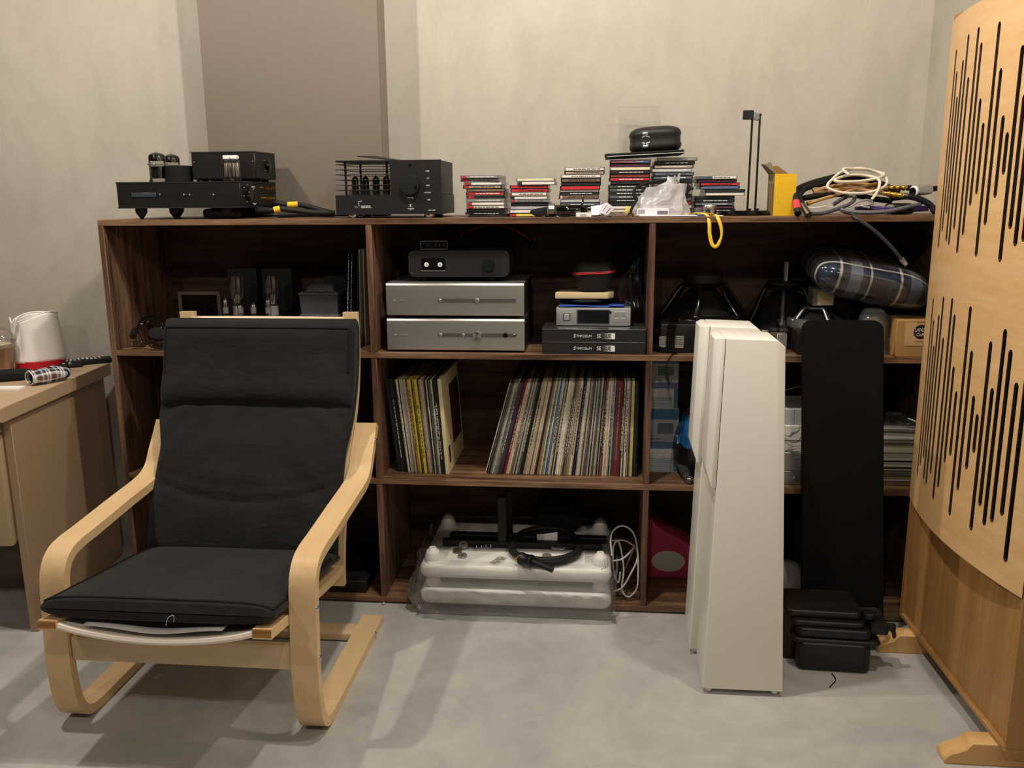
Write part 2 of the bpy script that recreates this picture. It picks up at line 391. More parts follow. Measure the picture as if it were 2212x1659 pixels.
def pad(P, wfn, th, wr=None, nu=64, nv=70, e=.45, taper=.06):
    P = [(p.x, p.y) for p in smooth([Vector((a, b, 0)) for a, b in P], 8, False)]
    sp = lambda v, k: math.copysign(abs(v)**k, v)
    def f(u, v):
        y, z = path_at(P, v); y0, z0 = path_at(P, max(0, v-.01)); y1, z1 = path_at(P, min(1, v+.01))
        d = math.hypot(y1-y0, z1-z0) or 1; ny, nz = -(z1-z0)/d, (y1-y0)/d
        a = 2*math.pi*u; x0, x1 = wfn(v); end = min(1, min(v, 1-v)/taper); k = math.sqrt(max(0, 1-(1-end)**2))
        cx = (x0+x1)/2; cs, sn = sp(math.cos(a), e), sp(math.sin(a), .8)
        h = (th(v) if callable(th) else th)/2*max(k, .04)*sn
        x = cx + (x1-x0)/2*cs*(1-.03*(1-k))
        if wr and sn > 0: h += wr((x-x0)/(x1-x0), v)*sn
        return Vector((x, y+ny*h, z+nz*h))
    PADF[0] = f
    return G().grid(f, nu, nv, cu=True)
PADF = [None]
def wrk(u, v):
    "creases that fan from the lower corners and sag across the lumbar fold"
    a = .0035*math.sin(38*(v+.5*(u-.5)**2*1.6)+4*u)*math.exp(-((v-.30)/.16)**2)
    b = .004*math.sin(52*(v-.75*u)+1)*math.exp(-((u-.08)/.16)**2)*math.exp(-((v-.55)/.25)**2)
    c = .004*math.sin(52*(v+.75*u)+2)*math.exp(-((u-.95)/.16)**2)*math.exp(-((v-.62)/.22)**2)
    d = -.010*math.exp(-((v-.215-.09*(u-.5)**2*4)/.014)**2) - .006*math.exp(-((v-.27-.08*(u-.5)**2*4)/.01)**2)
    return a+b+c+d + .004*mnoise.noise(Vector((u*5, v*9, 1.3)))
bk = [(-.345, .300), (-.335, .36), (-.305, .43), (-.262, .51), (-.212, .59), (-.160, .67), (-.112, .745), (-.08, .82), (-.066, .89), (-.060, .957)]
def wb(v): k = min(1, max(0, (v-.42)/.18)); k = k*k*(3-2*k); return (-.606-.024*k, -.036+.012*k)
obj('back_pad', pad(bk, wb, .058, wrk, taper=.05), CUSH, t)
hd = [(-.158, .706), (-.118, .79), (-.100, .85), (-.088, .91), (-.078, .955)]
obj('headrest', pad(hd, lambda v: (-.627, -.026), .085, lambda u, v: .003*mnoise.noise(Vector((u*8, v*4, 5))), e=.38, taper=.22), CUSH, t); HEADF = PADF[0]
st = [(-.325, .302), (-.40, .318), (-.50, .332), (-.62, .348), (-.75, .366), (-.852, .381)]
def wrs(u, v): return .004*math.sin(30*(v+.3*u)+2)*math.exp(-((u-.5)/.5)**2)*math.exp(-((v-.45)/.35)**2)+.006*mnoise.noise(Vector((u*4, v*5, 2.2)))
def thst(v): return .052
g = pad([(y, z) for y, z in st][::-1], lambda v: (-.604, -.034), thst, None, e=.35, taper=.035)
obj('seat_pad', g, CUSH, t)
D_ = math.radians; f = PADF[0]; nn = 16
pp = [f(D_(158)/6.2832, .9-.86*k/nn) for k in range(nn)] + [f(D_(158-136*k/20)/6.2832, .035) for k in range(21)] + [f(D_(22)/6.2832, .04+.86*k/nn) for k in range(nn)]
obj('piping', G().tube(pp, .0042, 8, sub=2), PIPE, t)
f = HEADF; ph = [f(D_(150)/6.2832, .35+.53*k/nn) for k in range(nn)] + [f(D_(150-120*k/24)/6.2832, .90) for k in range(25)] + [f(D_(30)/6.2832, .88-.53*k/nn) for k in range(nn)]
obj('piping', G().tube(ph, .0042, 8, sub=2), PIPE, t)
obj('loose_thread', G().tube(TP([(358, 1352, -.885), (363, 1335, -.887), (373, 1329, -.887), (376, 1336, -.887), (375, 1344, -.887)]), .0006, 5), PAPER, t)

# ================================================================ desk
LAM = mat('bfa585', .45, 0, .4, .04, 60); LAMD = mat('a98e72', .55, 0, .3, .04, 60); LAMF = mat('b39a7d', .5, 0, .3, .03, 60)
DZ = .735
t = desk = thing('desk', 'beige laminate desk with a rounded front edge at the end of the shelf unit', 'desk', (-1.0, -.372, 0), .0958)
pf = [(0.02, DZ-.045), (.72, DZ-.045), (.72, DZ), (.035, DZ), (.018, DZ-.002), (.006, DZ-.009), (.0, DZ-.022), (.004, DZ-.036)]
obj('desktop', G().prism(pf, 0, -1.6, 0, .002, 1), LAM, t, local=True)
obj('side_panel', G().box(-.045, -.02, .095, .70, 0, DZ-.0455, .002, 1), LAMD, t, local=True)
obj('side_panel', G().box(-1.58, -1.555, .095, .70, 0, DZ-.0455, .002, 1), LAMD, t, local=True)
obj('modesty_panel', G().box(-1.555, -.045, .60, .618, .25, DZ-.046), LAMD, t, local=True)
pd = obj('drawer_box', G().box(-.50, -.0455, .10, .59, .30, DZ-.046, .002, 1), LAMD, t, local=True)
for z0, z1 in ((.292, .638), (.642, .686)):
    d = obj('drawer_front', G().box(-.50, -.05, .072, .10, z0, z1, .006, 2), LAMF, t, local=True)
obj('lock', G().box(-.096, -.068, .066, .073, .652, .676, .003, 1).cyl((-.082, .064, .664), (-.082, .067, .664), .006), mat('6a6258', .4, .6), t, local=True, label='dark metal lock plate')

# things on the desk
def onDesk(px, py): return atZ(px, py, DZ)
p = onDesk(82, 796); p.y += .02
t = thing('plastic_jug', 'white plastic jug with a red base band standing on the beige desk', 'jug', p)
def jug(u, v):
    a = 2*math.pi*u; lip = .5+.5*math.cos(a-2.2); r = (.078-.012*v)*(1+.06*math.cos(2*(a-.6))); pinch = math.exp(-((a-4.35)/.22)**2)*max(0, v-.05)*(1-v)*1.5
    h = .028+(.158+.012*math.cos(a-.5)+.008*math.cos(2*a+1.2))*v
    return p + Vector((r*(1-.22*pinch)*math.cos(a), r*(1-.34*pinch)*math.sin(a), h))
obj('jug_body', G().grid(jug, 72, 16, cu=True), mat('f6f3ee', .35, 0, .5), t, solid=.003)
obj('base_band', G().lathe(((.0, 0), (.078, 0), (.0795, .004), (.0785, .032), (.0, .032)), p, 40, sx=1.03, sy=1.0), mat('c3122e', .5), t, label='red base band')
rim = [jug(i/40, 1.0) for i in range(40)]
obj('rim', G().tube(rim, .0028, 6, True, 2), mat('fbf9f5', .3), t)
flap = []
obj('handle_flap', G().grid(lambda u, v: p + Vector((.078*(1+.02*v)*math.cos(4.15+.75*(u-.5)*(1-.75*v)), .078*(1+.03*v)*math.sin(4.15+.75*(u-.5)*(1-.75*v)), .178-.058*v+.008*math.cos(6.28*u))), 16, 10), mat('fbf9f5', .3), t, solid=.004, label='white pointed flap hanging from the rim')
q = onDesk(8, 806)
t = thing('iced_drink', 'clear cup of milky tea with a domed lid at the edge of the desk', 'cup', q)
obj('cup', G().lathe(((.030, .0), (.034, .03), (.045, .108), (.047, .112)), q, 32, close=False), FILM, t)
obj('milk_tea', G().lathe(((.0, .002), (.028, .002), (.032, .03), (.0405, .088), (.0, .088)), q, 28), mat('b98a68', .4, 0, .5, .12, 60), t)
obj('ice', G().lathe(((.0, .0885), (.04, .0885), (.041, .098), (.03, .105), (0, .106)), q, 20), mat('d9c3ab', .25, 0, .6, .15, 90), t)
obj('dome_lid', G().lathe(((.049, .110), (.047, .118), (.044, .130), (.034, .147), (.018, .154), (.0, .155)), q, 32, close=False), FILM, t)
obj('lid_rim', G().tube([q + Vector((.049*math.cos(a), .049*math.sin(a), .111)) for a in [i*math.pi/12 for i in range(24)]], .0022, 6, True, 2), FILM, t)
def remote(name, label, px, py, rz, L, W, H, keys):
    c = onDesk(px, py); r = thing(name, label, 'remote control', c, rz)
    obj('case', G().box(-L/2, L/2, -W/2, W/2, .0, H, .005, 2), BLKM, r, local=True)
    for i in range(keys):
        for j in range(4):
            x = -L*.30+i*L*.62/keys*1.08; y = -W*.33+j*W*.22
            obj('button', G().box(x-.0042, x+.0042, y-.0032, y+.0032, H, H+.0018, .0008, 1), mat('c9c9c9', .6) if (i+j) % 5 else BLKR, r, local=True)
    return r
remote('remote_control', 'long black remote control with pale buttons lying near the shelf unit', 176, 787, .62, .20, .052, .019, 10)
remote('remote_control', 'black remote control half hidden behind the checked key pouch', 128, 795, .55, .15, .042, .015, 5)
# checked key pouch
def m_check(name, px, cols, ax=(0, 2), scale=1., rot=(0, 0, 0), rough=.85, bump=.25, weave=900):
    t = NT(name); v = t.coord(rot=rot); sp = t.n('ShaderNodeSeparateXYZ'); t.l(v, sp.inputs[0]); out = []
    for a in ax:
        f = t.math('FRACT', t.math('MULTIPLY', sp.outputs[a], 1/px)); out.append(t.ramp(f, [(p, lin(c)) for p, c in cols], 'CONSTANT'))
    t.set(col=t.mix(.5, out[0], out[1]), rough=rough, spec=.2)
    wv = t.n('ShaderNodeTexWave', bands_direction='DIAGONAL'); wv.inputs['Scale'].default_value = weave; t.l(v, wv.inputs['Vector']); t.bump(wv.outputs['Fac'], bump, .001)
    return t.m
CHK1 = m_check('pouch_check', .045, ((0, '20242c'), (.22, 'b9bcc2'), (.36, '3a4254'), (.55, 'e6e2de'), (.64, '8a5f55'), (.72, 'd9d6d4'), (.86, '2a2f3a')), (0, 1))
c = onDesk(72, 832); c = c + Vector((.028, .045, 0))
t = thing('key_pouch', 'small checked fabric key pouch lying open end forward on the desk', 'pouch', c, -.55)
def pouch(u, v):
    a = 2*math.pi*u; y = -.062+.13*v; r = .026*(1-.18*(2*v-.7)**2)*(1 if v < .8 else math.sqrt(max(.02, 1-((v-.8)/.2)**2)))
    return Vector((1.15*r*math.cos(a), y, .0245+.93*r*math.sin(a)+.0012*math.sin(5*a+9*v)))
obj('fabric_body', G().grid(pouch, 36, 26, cu=True), CHK1, t, local=True, solid=.002)
obj('white_edge', G().tube([pouch(i/24, 0) for i in range(24)], .0018, 6, True, 2), mat('e4e0dc', .8), t, local=True)
obj('key', G().cyl((.004, -.045, .017), (.004, -.045, .0195), .010, seg=18).box(-.016, .002, -.0475, -.0425, .0172, .0192), STEEL, t, local=True)
obj('key', G().box(-.004, .018, -.066, -.060, .006, .0085, .001, 1).cyl((.0, -.05, .006), (.0, -.05, .009), .009), STEEL, t, local=True)
c = onDesk(18, 826); single('spectacle_case', G().sup((c.x-.03, c.y+.03, DZ+.017), (.078, .034, .017), .45, .5, rot=Matrix.Rotation(.5, 3, 'Z')), BLKR, 'slim black soft case lying beside the checked key pouch', 'case')
c = onDesk(30, 843); single('white_card_box', G().box(c.x-.09, c.x+.024, c.y-.018, c.y+.022, DZ, DZ+.009, .001, 1, rot=Matrix.Rotation(.1, 3, 'Z')), PAPER, 'flat white card box at the front corner of the desk', 'box')
c = onDesk(16, 800); single('paper_scrap', G().box(c.x-.03, c.x+.03, c.y-.02, c.y+.02, DZ, DZ+.0015, 0), mat('e7d9c6', .8), 'small cream paper lying behind the slim black case', 'paper')
single('thin_cable', G().tube([onDesk(*q) + Vector((0, 0, h)) for q, h in (((100, 800), .012), ((118, 775), .028), ((130, 782), .022), ((150, 800), .02), ((168, 803), .021), ((110, 810), .03))], .0017, 6), BLKG, 'thin black cable looped over the remote controls on the desk', 'cable')
# ================================================================ on top of the shelf unit (z = ZT)
def bottle_tube(par, x, y, z, r, h, style, base=None):
    "valve: glass envelope with plates inside; style 0 dark getter cap on top, 1 clear with pale plate, 2 coke-bottle shape"
    if style == 2:
        pr = ((r*.55, 0), (r*.6, h*.12), (r*.95, h*.42), (r, h*.62), (r*.9, h*.82), (r*.62, h*.95), (r*.3, h), (0, h*1.005))
    else: pr = ((r*.9, 0), (r*.98, h*.05), (r, h*.12), (r, h*.80), (r*.9, h*.89), (r*.6, h*.945), (r*.18, h*.97), (r*.1, h), (0, h))
    tb = obj('vacuum_tube', G().lathe(pr, (x, y, z), 24, close=False), GLASS, par)
    if style == 0:
        obj('getter', G().lathe(((r*.96, h*.70), (r*.97, h*.80), (r*.87, h*.885), (r*.58, h*.94), (0, h*.955)), (x, y, z), 22, close=False), mat('2a211d', .15, .7), tb)
        obj('plate', G().box(x-r*.7, x-r*.04, y-r*.4, y+r*.4, z+h*.12, z+h*.52, .002, 1).box(x+r*.04, x+r*.7, y-r*.4, y+r*.4, z+h*.12, z+h*.52, .002, 1), mat('2b2827', .5, .5), tb)
        obj('mica', G().lathe(((0, 0), (r*.92, 0), (r*.92, .001), (0, .001)), (x, y, z+h*.60), 18).lathe(((0, 0), (r*.92, 0), (r*.92, .001), (0, .001)), (x, y, z+h*.55), 18), mat('cfcac0', .3), tb)
        g = G()
        for k in (-.45, -.15, .15, .45): g.cyl((x+k*r, y-.1*r, z+h*.52), (x+k*r, y-.1*r, z+h*.70), .0007, seg=6)
        obj('support_rod', g, STEEL, tb)
    else:
        pc = mat('8f8880', .45, .5) if style == 1 else mat('6d665f', .45, .5)
        zz = (.16, .80) if style == 1 else (.36, .90)
        obj('plate', G().box(x-r*.62, x-r*.05, y-r*.35, y+r*.35, z+h*zz[0], z+h*zz[1], .002, 1).box(x+r*.05, x+r*.62, y-r*.35, y+r*.35, z+h*zz[0], z+h*zz[1], .002, 1), pc, tb)
        if style == 2:
            obj('pinch_stem', G().box(x-r*.35, x+r*.35, y-.002, y+.002, z+.004, z+h*.36, .001, 1).lathe(((r*.5, .01), (r*.57, h*.14), (r*.6, h*.2)), (x, y, z), 18, close=False), mat('d9d4cb', .1, .8), tb)
    if base:
        obj('tube_base', G().lathe(((0, -base[1]), (base[0], -base[1]), (base[0]*1.02, -.003), (base[0]*.96, 0), (0, 0)), (x, y, z), 24), mat(base[2], .5), tb, label=base[3] if len(base) > 3 else None)
    return tb

# --- tube power amplifier
AX0, AX1, AY0, AY1, AZ0, AZ1 = -.796, -.400, .020, .325, 1.289, 1.367
t = thing('tube_amplifier', 'flat black tube amplifier on cone feet with glass valves on its deck', 'amplifier', (-.598, .17, ZT))
ch = obj('chassis', G().box(AX0, AX1, AY0, AY1, AZ0, AZ1-.003, .0015, 1), BLK, t)
obj('top_plate', G().box(AX0-.001, AX1+.001, AY0-.001, AY1+.001, AZ1-.004, AZ1), mat('3a3b3c', .4, .6), t)
obj('bottom_trim', G().box(AX0, AX1, AY0-.0015, AY1, AZ0-.002, AZ0+.002), mat('4a4a4c', .35, .7), t)
z1 = lambda x, y: (240+x/9.217, 300+y/9.217)
d0 = rect(*z1(405, 1070), *z1(895, 1160), AY0)
obj('display_window', G().box(d0[0], d0[1], AY0-.002, AY0+.004, d0[2], d0[3], .0012, 1), mat('3c4047', .35), ch, label='dim grey display window')
for x, y in ((975, 1105), (1455, 1110), (1567, 1110), (2047, 1110)):
    q = atY(*z1(x, y), AY0); obj('button', G().lathe(((0, 0), (.0032, 0), (.0032, .003), (.0015, .0045), (0, .0048)), (q.x, AY0, q.z), 12, (0, -1, 0)), CHROME, ch)
for x in (-.738, -.60, -.46): 
    for y in (.05, .30):
        if x == -.60 and y < .1: continue
        obj('cone_foot', G().lathe(((0, .0), (.003, .0005), (.017, .020), (.018, .026), (.018, AZ0-ZT-.002), (0, AZ0-ZT-.002)), (x, y, ZT), 20), BLK, t)
obj('cone_foot', G().lathe(((0, .0), (.003, .0005), (.017, .020), (.018, .026), (.018, AZ0-ZT-.002), (0, AZ0-ZT-.002)), (-.632, .06, ZT), 20), BLK, t)
# side with sockets
z2 = lambda x, y: (440+x/7.373, 310+y/7.373)
for y, z in ((.075, 1.330),):
    obj('power_inlet', G().lathe(((0, 0), (.020, 0), (.021, .006), (.018, .014), (0, .014)), (AX1, y, z), 20, (1, 0, 0)), BLKG, ch)
    for k in range(6): obj('screw', G().lathe(((0, 0), (.0028, 0), (.002, .002), (0, .002)), (AX1, y+.028*math.cos(k*1.05+.3), z+.026*math.sin(k*1.05+.3)), 10, (1, 0, 0)), STEEL, ch)
for i in range(5):
    for z in (1.347, 1.314):
        obj('gold_socket', G().lathe(((0, 0), (.0062, 0), (.0062, .003), (.0045, .004), (.0045, .011), (0, .011)), (AX1, .205+i*.0225, z), 14, (1, 0, 0)), GOLD, ch)
for k, (y, z, w_) in enumerate(((.125, 1.352, .028), (.125, 1.348, .028), (.125, 1.344, .02), (.13, 1.299, .03), (.13, 1.295, .016))):
    obj('legend_line', G().box(AX1, AX1+.0004, y-w_/2, y+w_/2, z-.0007, z+.0007), INK, ch)
# valves and capacitor can
bottle_tube(t, -.705, .115, AZ1+.001, .026, .094, 0); bottle_tube(t, -.716, .235, AZ1+.001, .026, .094, 0)
bottle_tube(t, -.600, .225, AZ1+.001, .025, .088, 0); bottle_tube(t, -.622, .285, AZ1+.001, .025, .088, 0)
for x, y in ((-.705, .115), (-.600, .225)):
    obj('damper_ring', G().tube([Vector((x+.0285*math.cos(a), y+.0285*math.sin(a), AZ1+.056)) for a in [k*math.pi/9 for k in range(18)]], .0028, 6, True, 2), thin('ring_clear', (.85, .84, .83), .2, .2), t)
    obj('socket_skirt', G().lathe(((.027, 0), (.030, .004), (.026, .012), (.025, .012)), (x, y, AZ1), 22, close=False), GLASS, t)
c0 = rect(*z1(1010, 510), *z1(1520, 860), .10)
obj('capacitor_can', G().lathe(((0, 0), ((c0[1]-c0[0])/2, 0), ((c0[1]-c0[0])/2, .049), ((c0[1]-c0[0])/2-.002, .051), (0, .051)), ((c0[0]+c0[1])/2, .13, AZ1), 28), BLKR, t)
for x in (-.448, -.425):
    tb = bottle_tube(t, x-.002, .062, AZ1+.001, .0175, .068, 1)
    obj('ceramic_cap', G().box(x-.014, x+.008, .052, .072, AZ1+.066, AZ1+.078, .002, 1), mat('f4f1ec', .35), tb)
obj('red_lead', G().tube([(-.462, .062, AZ1+.074), (-.470, .064, AZ1+.062), (-.468, .066, AZ1+.045), (-.470, .066, AZ1+.018), (-.470, .07, AZ1+.002)], .0013, 6), mat('b01c20', .5), t)
# --- power supply box on its deck
t = thing('power_supply_box', 'black box on stub feet standing on the deck of the flat tube amplifier', 'power supply', (-.487, .19, AZ1))
BX0, BX1, BY0, BY1, BZ0, BZ1 = -.592, -.383, .115, .29, 1.3745, 1.4585
obj('housing', G().box(BX0, BX1, BY0, BY1, BZ0, BZ1, .003, 1), BLK, t)
obj('top_cover', G().box(BX0-.001, BX1+.001, BY0-.001, BY1+.001, BZ1-.002, BZ1+.001), mat('3a3a3a', .35, .5), t)
for x in (BX0+.03, BX1-.03):
    for y in (BY0+.025, BY1-.025): obj('foot', G().cyl((x, y, AZ1), (x, y, BZ0+.001), .011), BLKR, t)
for x, z in ((BX0+.008, 1.428), (BX1-.009, 1.428)):
    obj('screw', G().lathe(((0, 0), (.003, 0), (.002, .0015), (0, .0015)), (x, BY0, z), 10, (0, -1, 0)), STEEL, t)
obj('round_socket', G().lathe(((0, 0), (.018, 0), (.019, .005), (.013, .011), (0, .011)), (BX1, .215, 1.418), 20, (1, 0, 0)), BLKG, t)
for k in range(4): obj('screw', G().lathe(((0, 0), (.0026, 0), (.002, .002), (0, .002)), (BX1, .215+.024*math.cos(k*1.57+.8), 1.418+.022*math.sin(k*1.57+.8)), 10, (1, 0, 0)), STEEL, t)

# --- black plug and braided leads with yellow bands
single('flat_black_adapter', G().sup((-.485, .075, ZT+.0165), (.056, .035, .0165), .45, .5), BLKR, 'low rounded black adapter tucked under the flat tube amplifier', 'adapter')
BRAID = mat('1b1a19', .55, .1, .4, .35, 220, .6, 400)
YEL = mat('e8bd22', .55)
for nm, lab, pts, i0, i1 in (('power_cable', 'braided black power cord with a yellow band, upper of the two beside the tube amplifier', [(570, 446, .16), (598, 439, .15), (622, 443, .145), (645, 442, .15), (672, 448, .16), (700, 456, .17), (722, 461, .19)], 2, 3),
                             ('power_cable', 'braided black power cord with a yellow band, lower one near the shelf edge', [(560, 455, .07), (585, 455, .065), (592, 454, .065), (606, 451, .07), (640, 455, .075), (680, 459, .08), (722, 460, .10)], 2, 3)):
    P = TP(pts); P = [Vector((q.x, q.y, max(q.z, ZT+.0095))) for q in P]
    t = thing(nm, lab, 'cord', P[0]); obj('braid', G().tube(P, .009, 10), BRAID, t)
    obj('yellow_band', G().tube([P[i0]+(P[i1]-P[i0])*k for k in (.0, .5, .95)], .0102, 12, sub=3), YEL, t, label='yellow heat shrink band')
    obj('plug', G().tube([P[0]+(P[1]-P[0])*k for k in (-.2, .4, .9)], lambda u: .013-.003*u, 12, sub=3), BLKR, t)
P = [Vector((q.x, q.y, max(q.z, ZT+.0085))) for q in TP([(600, 465, .12), (650, 463, .13), (700, 463, .14), (722, 463, .15)])]
single('thick_lead', G().tube(P, .0085, 10), BRAID, 'braided black lead lying flat between the two black amplifiers', 'cord')

# --- hybrid headphone amplifier
HX0, HX1, HXM, HY0, HY1, HZ0, HZL, HZ1 = -.105, .222, .066, .030, .265, 1.264, 1.322, 1.4235
t = thing('headphone_amplifier', 'black headphone amplifier with caged valves on one side and a big knob', 'amplifier', (.06, .15, ZT))
FACE = mat('1a1b1c', .5, .1, .4, .05, 60, .05, 600)
ch = obj('chassis', G().box(HX0, HX1-.001, HY0+.006, HY1, HZ0, HZL), FACE, t)
cb = obj('cube_housing', G().box(HXM+.001, HX1-.004, HY0+.006, HY1, HZL, HZ1-.001, .001, 1), FACE, t)
fp = obj('front_plate', G().prism([(HX0, HZ0), (HX1, HZ0), (HX1, HZ1), (HXM, HZ1), (HXM, HZL), (HX0, HZL)], 1, HY0, HY0+.006), FACE, t)
z3 = lambda x, y: (715+x/7.9, 325+y/7.9)
def foot(x, y): obj('chrome_foot', G().lathe(((0, 0), (.0145, 0), (.0155, .003), (.0155, HZ0-ZT), (0, HZ0-ZT)), (x, y, ZT), 24), CHROME, t)
for x in (HX0+.045, HX1-.045):
    for y in (HY0+.028, HY1-.04): foot(x, y)
k0 = rect(*z3(1185, 400), *z3(1520, 768), HY0); kc = ((k0[0]+k0[1])/2, (k0[2]+k0[3])/2); kr = (k0[1]-k0[0])/2
kn = obj('knob', G().lathe(((0, 0), (kr, 0), (kr, .014), (kr-.001, .0155), (0, .016)), (kc[0], HY0, kc[1]), 40, (0, -1, 0)), mat('1e2021', .4, .2), fp)
q = atY(*z3(1460, 635), HY0); obj('knob_dimple', G().lathe(((0, 0), (.0042, 0), (.005, .0006), (0, .0006)), (q.x, HY0-.0162, q.z), 18, (0, -1, 0)), BLKG, kn)
q = atY(*z3(1345, 255), HY0); obj('sensor_window', G().lathe(((0, 0), (.0045, 0), (.0045, .0004), (0, .0004)), (q.x, HY0, q.z), 18, (0, -1, 0)), BLKG, fp)
for s, x, y in (('TAPE', 1645, 352), ('CD', 1655, 475), ('DVD', 1655, 598), ('OPTION', 1648, 720), ('USB', 1668, 842), ('VOLUME', 1358, 808), ('ON / OFF', 1722, 1020)):
    q = atY(*z3(x, y), HY0); text('legend', s, .0052 if s != 'VOLUME' else .0045, (q.x, HY0-.0004, q.z), INK, fp, bold=.0001)
for y in (352, 475, 598, 720, 842, 985):
    q = atY(*z3(1715 if y < 900 else 1715, y), HY0); obj('indicator', G().lathe(((0, 0), (.0013, 0), (.001, .0005), (0, .0005)), (q.x, HY0, q.z), 8, (0, -1, 0)), BLKG, fp)
# script lettering: a big flowing S, then the rest sloped
q = atY(*z3(455, 930), HY0); yy = HY0-.0006
S = [(.010, .0125), (.0125, .0135), (.0128, .0105), (.0090, .0085), (.0045, .0105), (.0030, .0070), (.0052, .0025), (.0048, -.0035), (.0010, -.0070), (-.0055, -.0062), (-.0090, -.0030)]
obj('script_letter', G().tube([(q.x+a-.001, yy, q.z+b) for a, b in S], lambda u: .0008+.0006*math.sin(u*math.pi), 6, flat=.4), INK, fp)
q = atY(*z3(585, 945), HY0); text('script_lettering', 'oprano', .0125, (q.x, yy, q.z-.001), INK, fp, shear=.55, sx=.82, bold=.0001)
q = atY(*z3(608, 980), HY0); text('script_lettering', 'HYBRID HEADPHONE AMPLIFIER', .0034, (q.x, yy, q.z), INK, fp, sx=.62)
q = atY(*z3(1358, 940), HY0)
g = G()
for sg in (-1, 1): g.tube([(q.x+sg*.0058, yy, q.z+.0042), (q.x+sg*.0022, yy, q.z+.0026), (q.x+sg*.0014, yy, q.z), (q.x+sg*.0022, yy, q.z-.0026), (q.x+sg*.0056, yy, q.z-.0044)], .0009, 6, flat=.4)
g.box(q.x-.0007, q.x+.0007, yy-.0003, yy+.0003, q.z-.0042, q.z+.0048)
obj('emblem', g, INK, fp, label='white emblem of two mirrored curves')
q = atY(*z3(1362, 995), HY0); text('legend', 'SYNTHESIS', .0042, (q.x, yy, q.z), INK, fp, bold=.0001)
q = atY(*z3(1362, 1014), HY0); text('legend', 'ITALY', .003, (q.x, yy, q.z), INK, fp)
# valve cage: posts, horizontal rods and lid
lid = obj('cage_lid', G().box(HX0+.003, HXM+.004, HY0+.004, HY1, HZ1-.004, HZ1+.001, .001, 1), BLK, t)
for x in (HX0+.026, HXM-.016):
    for y in (HY0+.03, HY1-.03): obj('cage_post', G().cyl((x, y, HZL), (x, y, HZ1-.003), .0036, seg=12), BLK, t)
for k in range(6):
    z = HZL+.0145+k*.0152
    obj('cage_rod', G().tube([(HXM, HY0+.012, z), (HX0+.016, HY0+.012, z), (HX0+.010, HY0+.02, z), (HX0+.010, HY1-.02, z), (HX0+.016, HY1-.012, z), (HXM, HY1-.012, z)], .0013, 6, sub=2), BLK, t)
for i, x in enumerate((-.065, -.032, .001, .034)):
    tb = obj('vacuum_tube', G().lathe(((.0095, 0), (.011, .004), (.011, .045), (.009, .053), (.002, .056), (.001, .061), (0, .061)), (x, .115, HZL), 20, close=False), GLASSD, t)
    obj('plate', G().cyl((x, .115, HZL+.006), (x, .115, HZL+.042), .0075, seg=14), mat('2a2927', .5, .4), tb)
    obj('getter', G().lathe(((.0108, .044), (.0088, .0525), (.002, .0555), (0, .057)), (x, .115, HZL), 18, close=False), mat('1a1716', .2, .6), tb)
g = G().hull([Vector(p) for p in ((-.052, .10, HZ1+.014), (-.050, .10, HZ1+.017), (.064, .08, HZ1+.001), (.066, .08, HZ1+.0035), (-.035, .25, HZ1+.020), (-.033, .25, HZ1+.023), (.085, .23, HZ1+.001), (.087, .23, HZ1+.0035))])
single('loose_plate', g, BLK, 'thin black plate lying tilted over the valve cage lid', 'plate')

# ================================================================ CDs
CASEM = thin('cd_case_clear', (.35, .35, .36), .04, .35, .08, (.4, .4, .42)); CASEK = mat('1f1f20', .25, 0, .5)
CASEG = mat('77757a', .2, 0, .6, .25, 60)
_cdg = {}
def cd(x0, z0, h, w_, col, rest, y0, rz=0., tag_col=None, clear=False, dy=.142):
    lab, c = col
    o = thing('cd_case', lab, 'CD', (x0+w_/2, y0+dy/2, z0), rz, rest)
    obj('jewel_case', G().box(-w_/2, w_/2, -dy/2, dy/2, .0002, h-.0004, .0006, 1), CASEG if clear else CASEK, o, local=True)
    obj('spine_card', G().box(-w_/2+.004, w_/2-.003, -dy/2-.0006, -dy/2+.002, .0016, h-.0020), c, o, local=True)
    if tag_col: obj('spine_end', G().box(-w_/2+.004, -w_/2+.004+w_*tag_col[0], -dy/2-.0009, -dy/2, .0016, h-.0020), mat(tag_col[1], .5), o, local=True)
    rr = random.Random(round(x0*999)+round(z0*9999))
    if rr.random() < .75:
        g = G(); xx = -w_*.3+rr.random()*.01
        while xx < w_*.32:
            l = .004+rr.random()*.012; g.box(xx, min(xx+l, w_*.4), -dy/2-.0009, -dy/2, h*.38, h*.60); xx += l+.002
        obj('spine_print', g, INK if rr.random() < .6 else DKINK, o, local=True)
    return o
SC_ = dict(red='c03038', white='e9e2da', grey='8d8a88', black='232324', cream='d9d2ae', brown='7b6658', blue='5a6d98', silver='b4b4b6', plum='5c2a44', green='4e5c4e', orange='c56a50', tan='a8917c', slate='5d6270', pink='c0607c', yellow='d8c860')
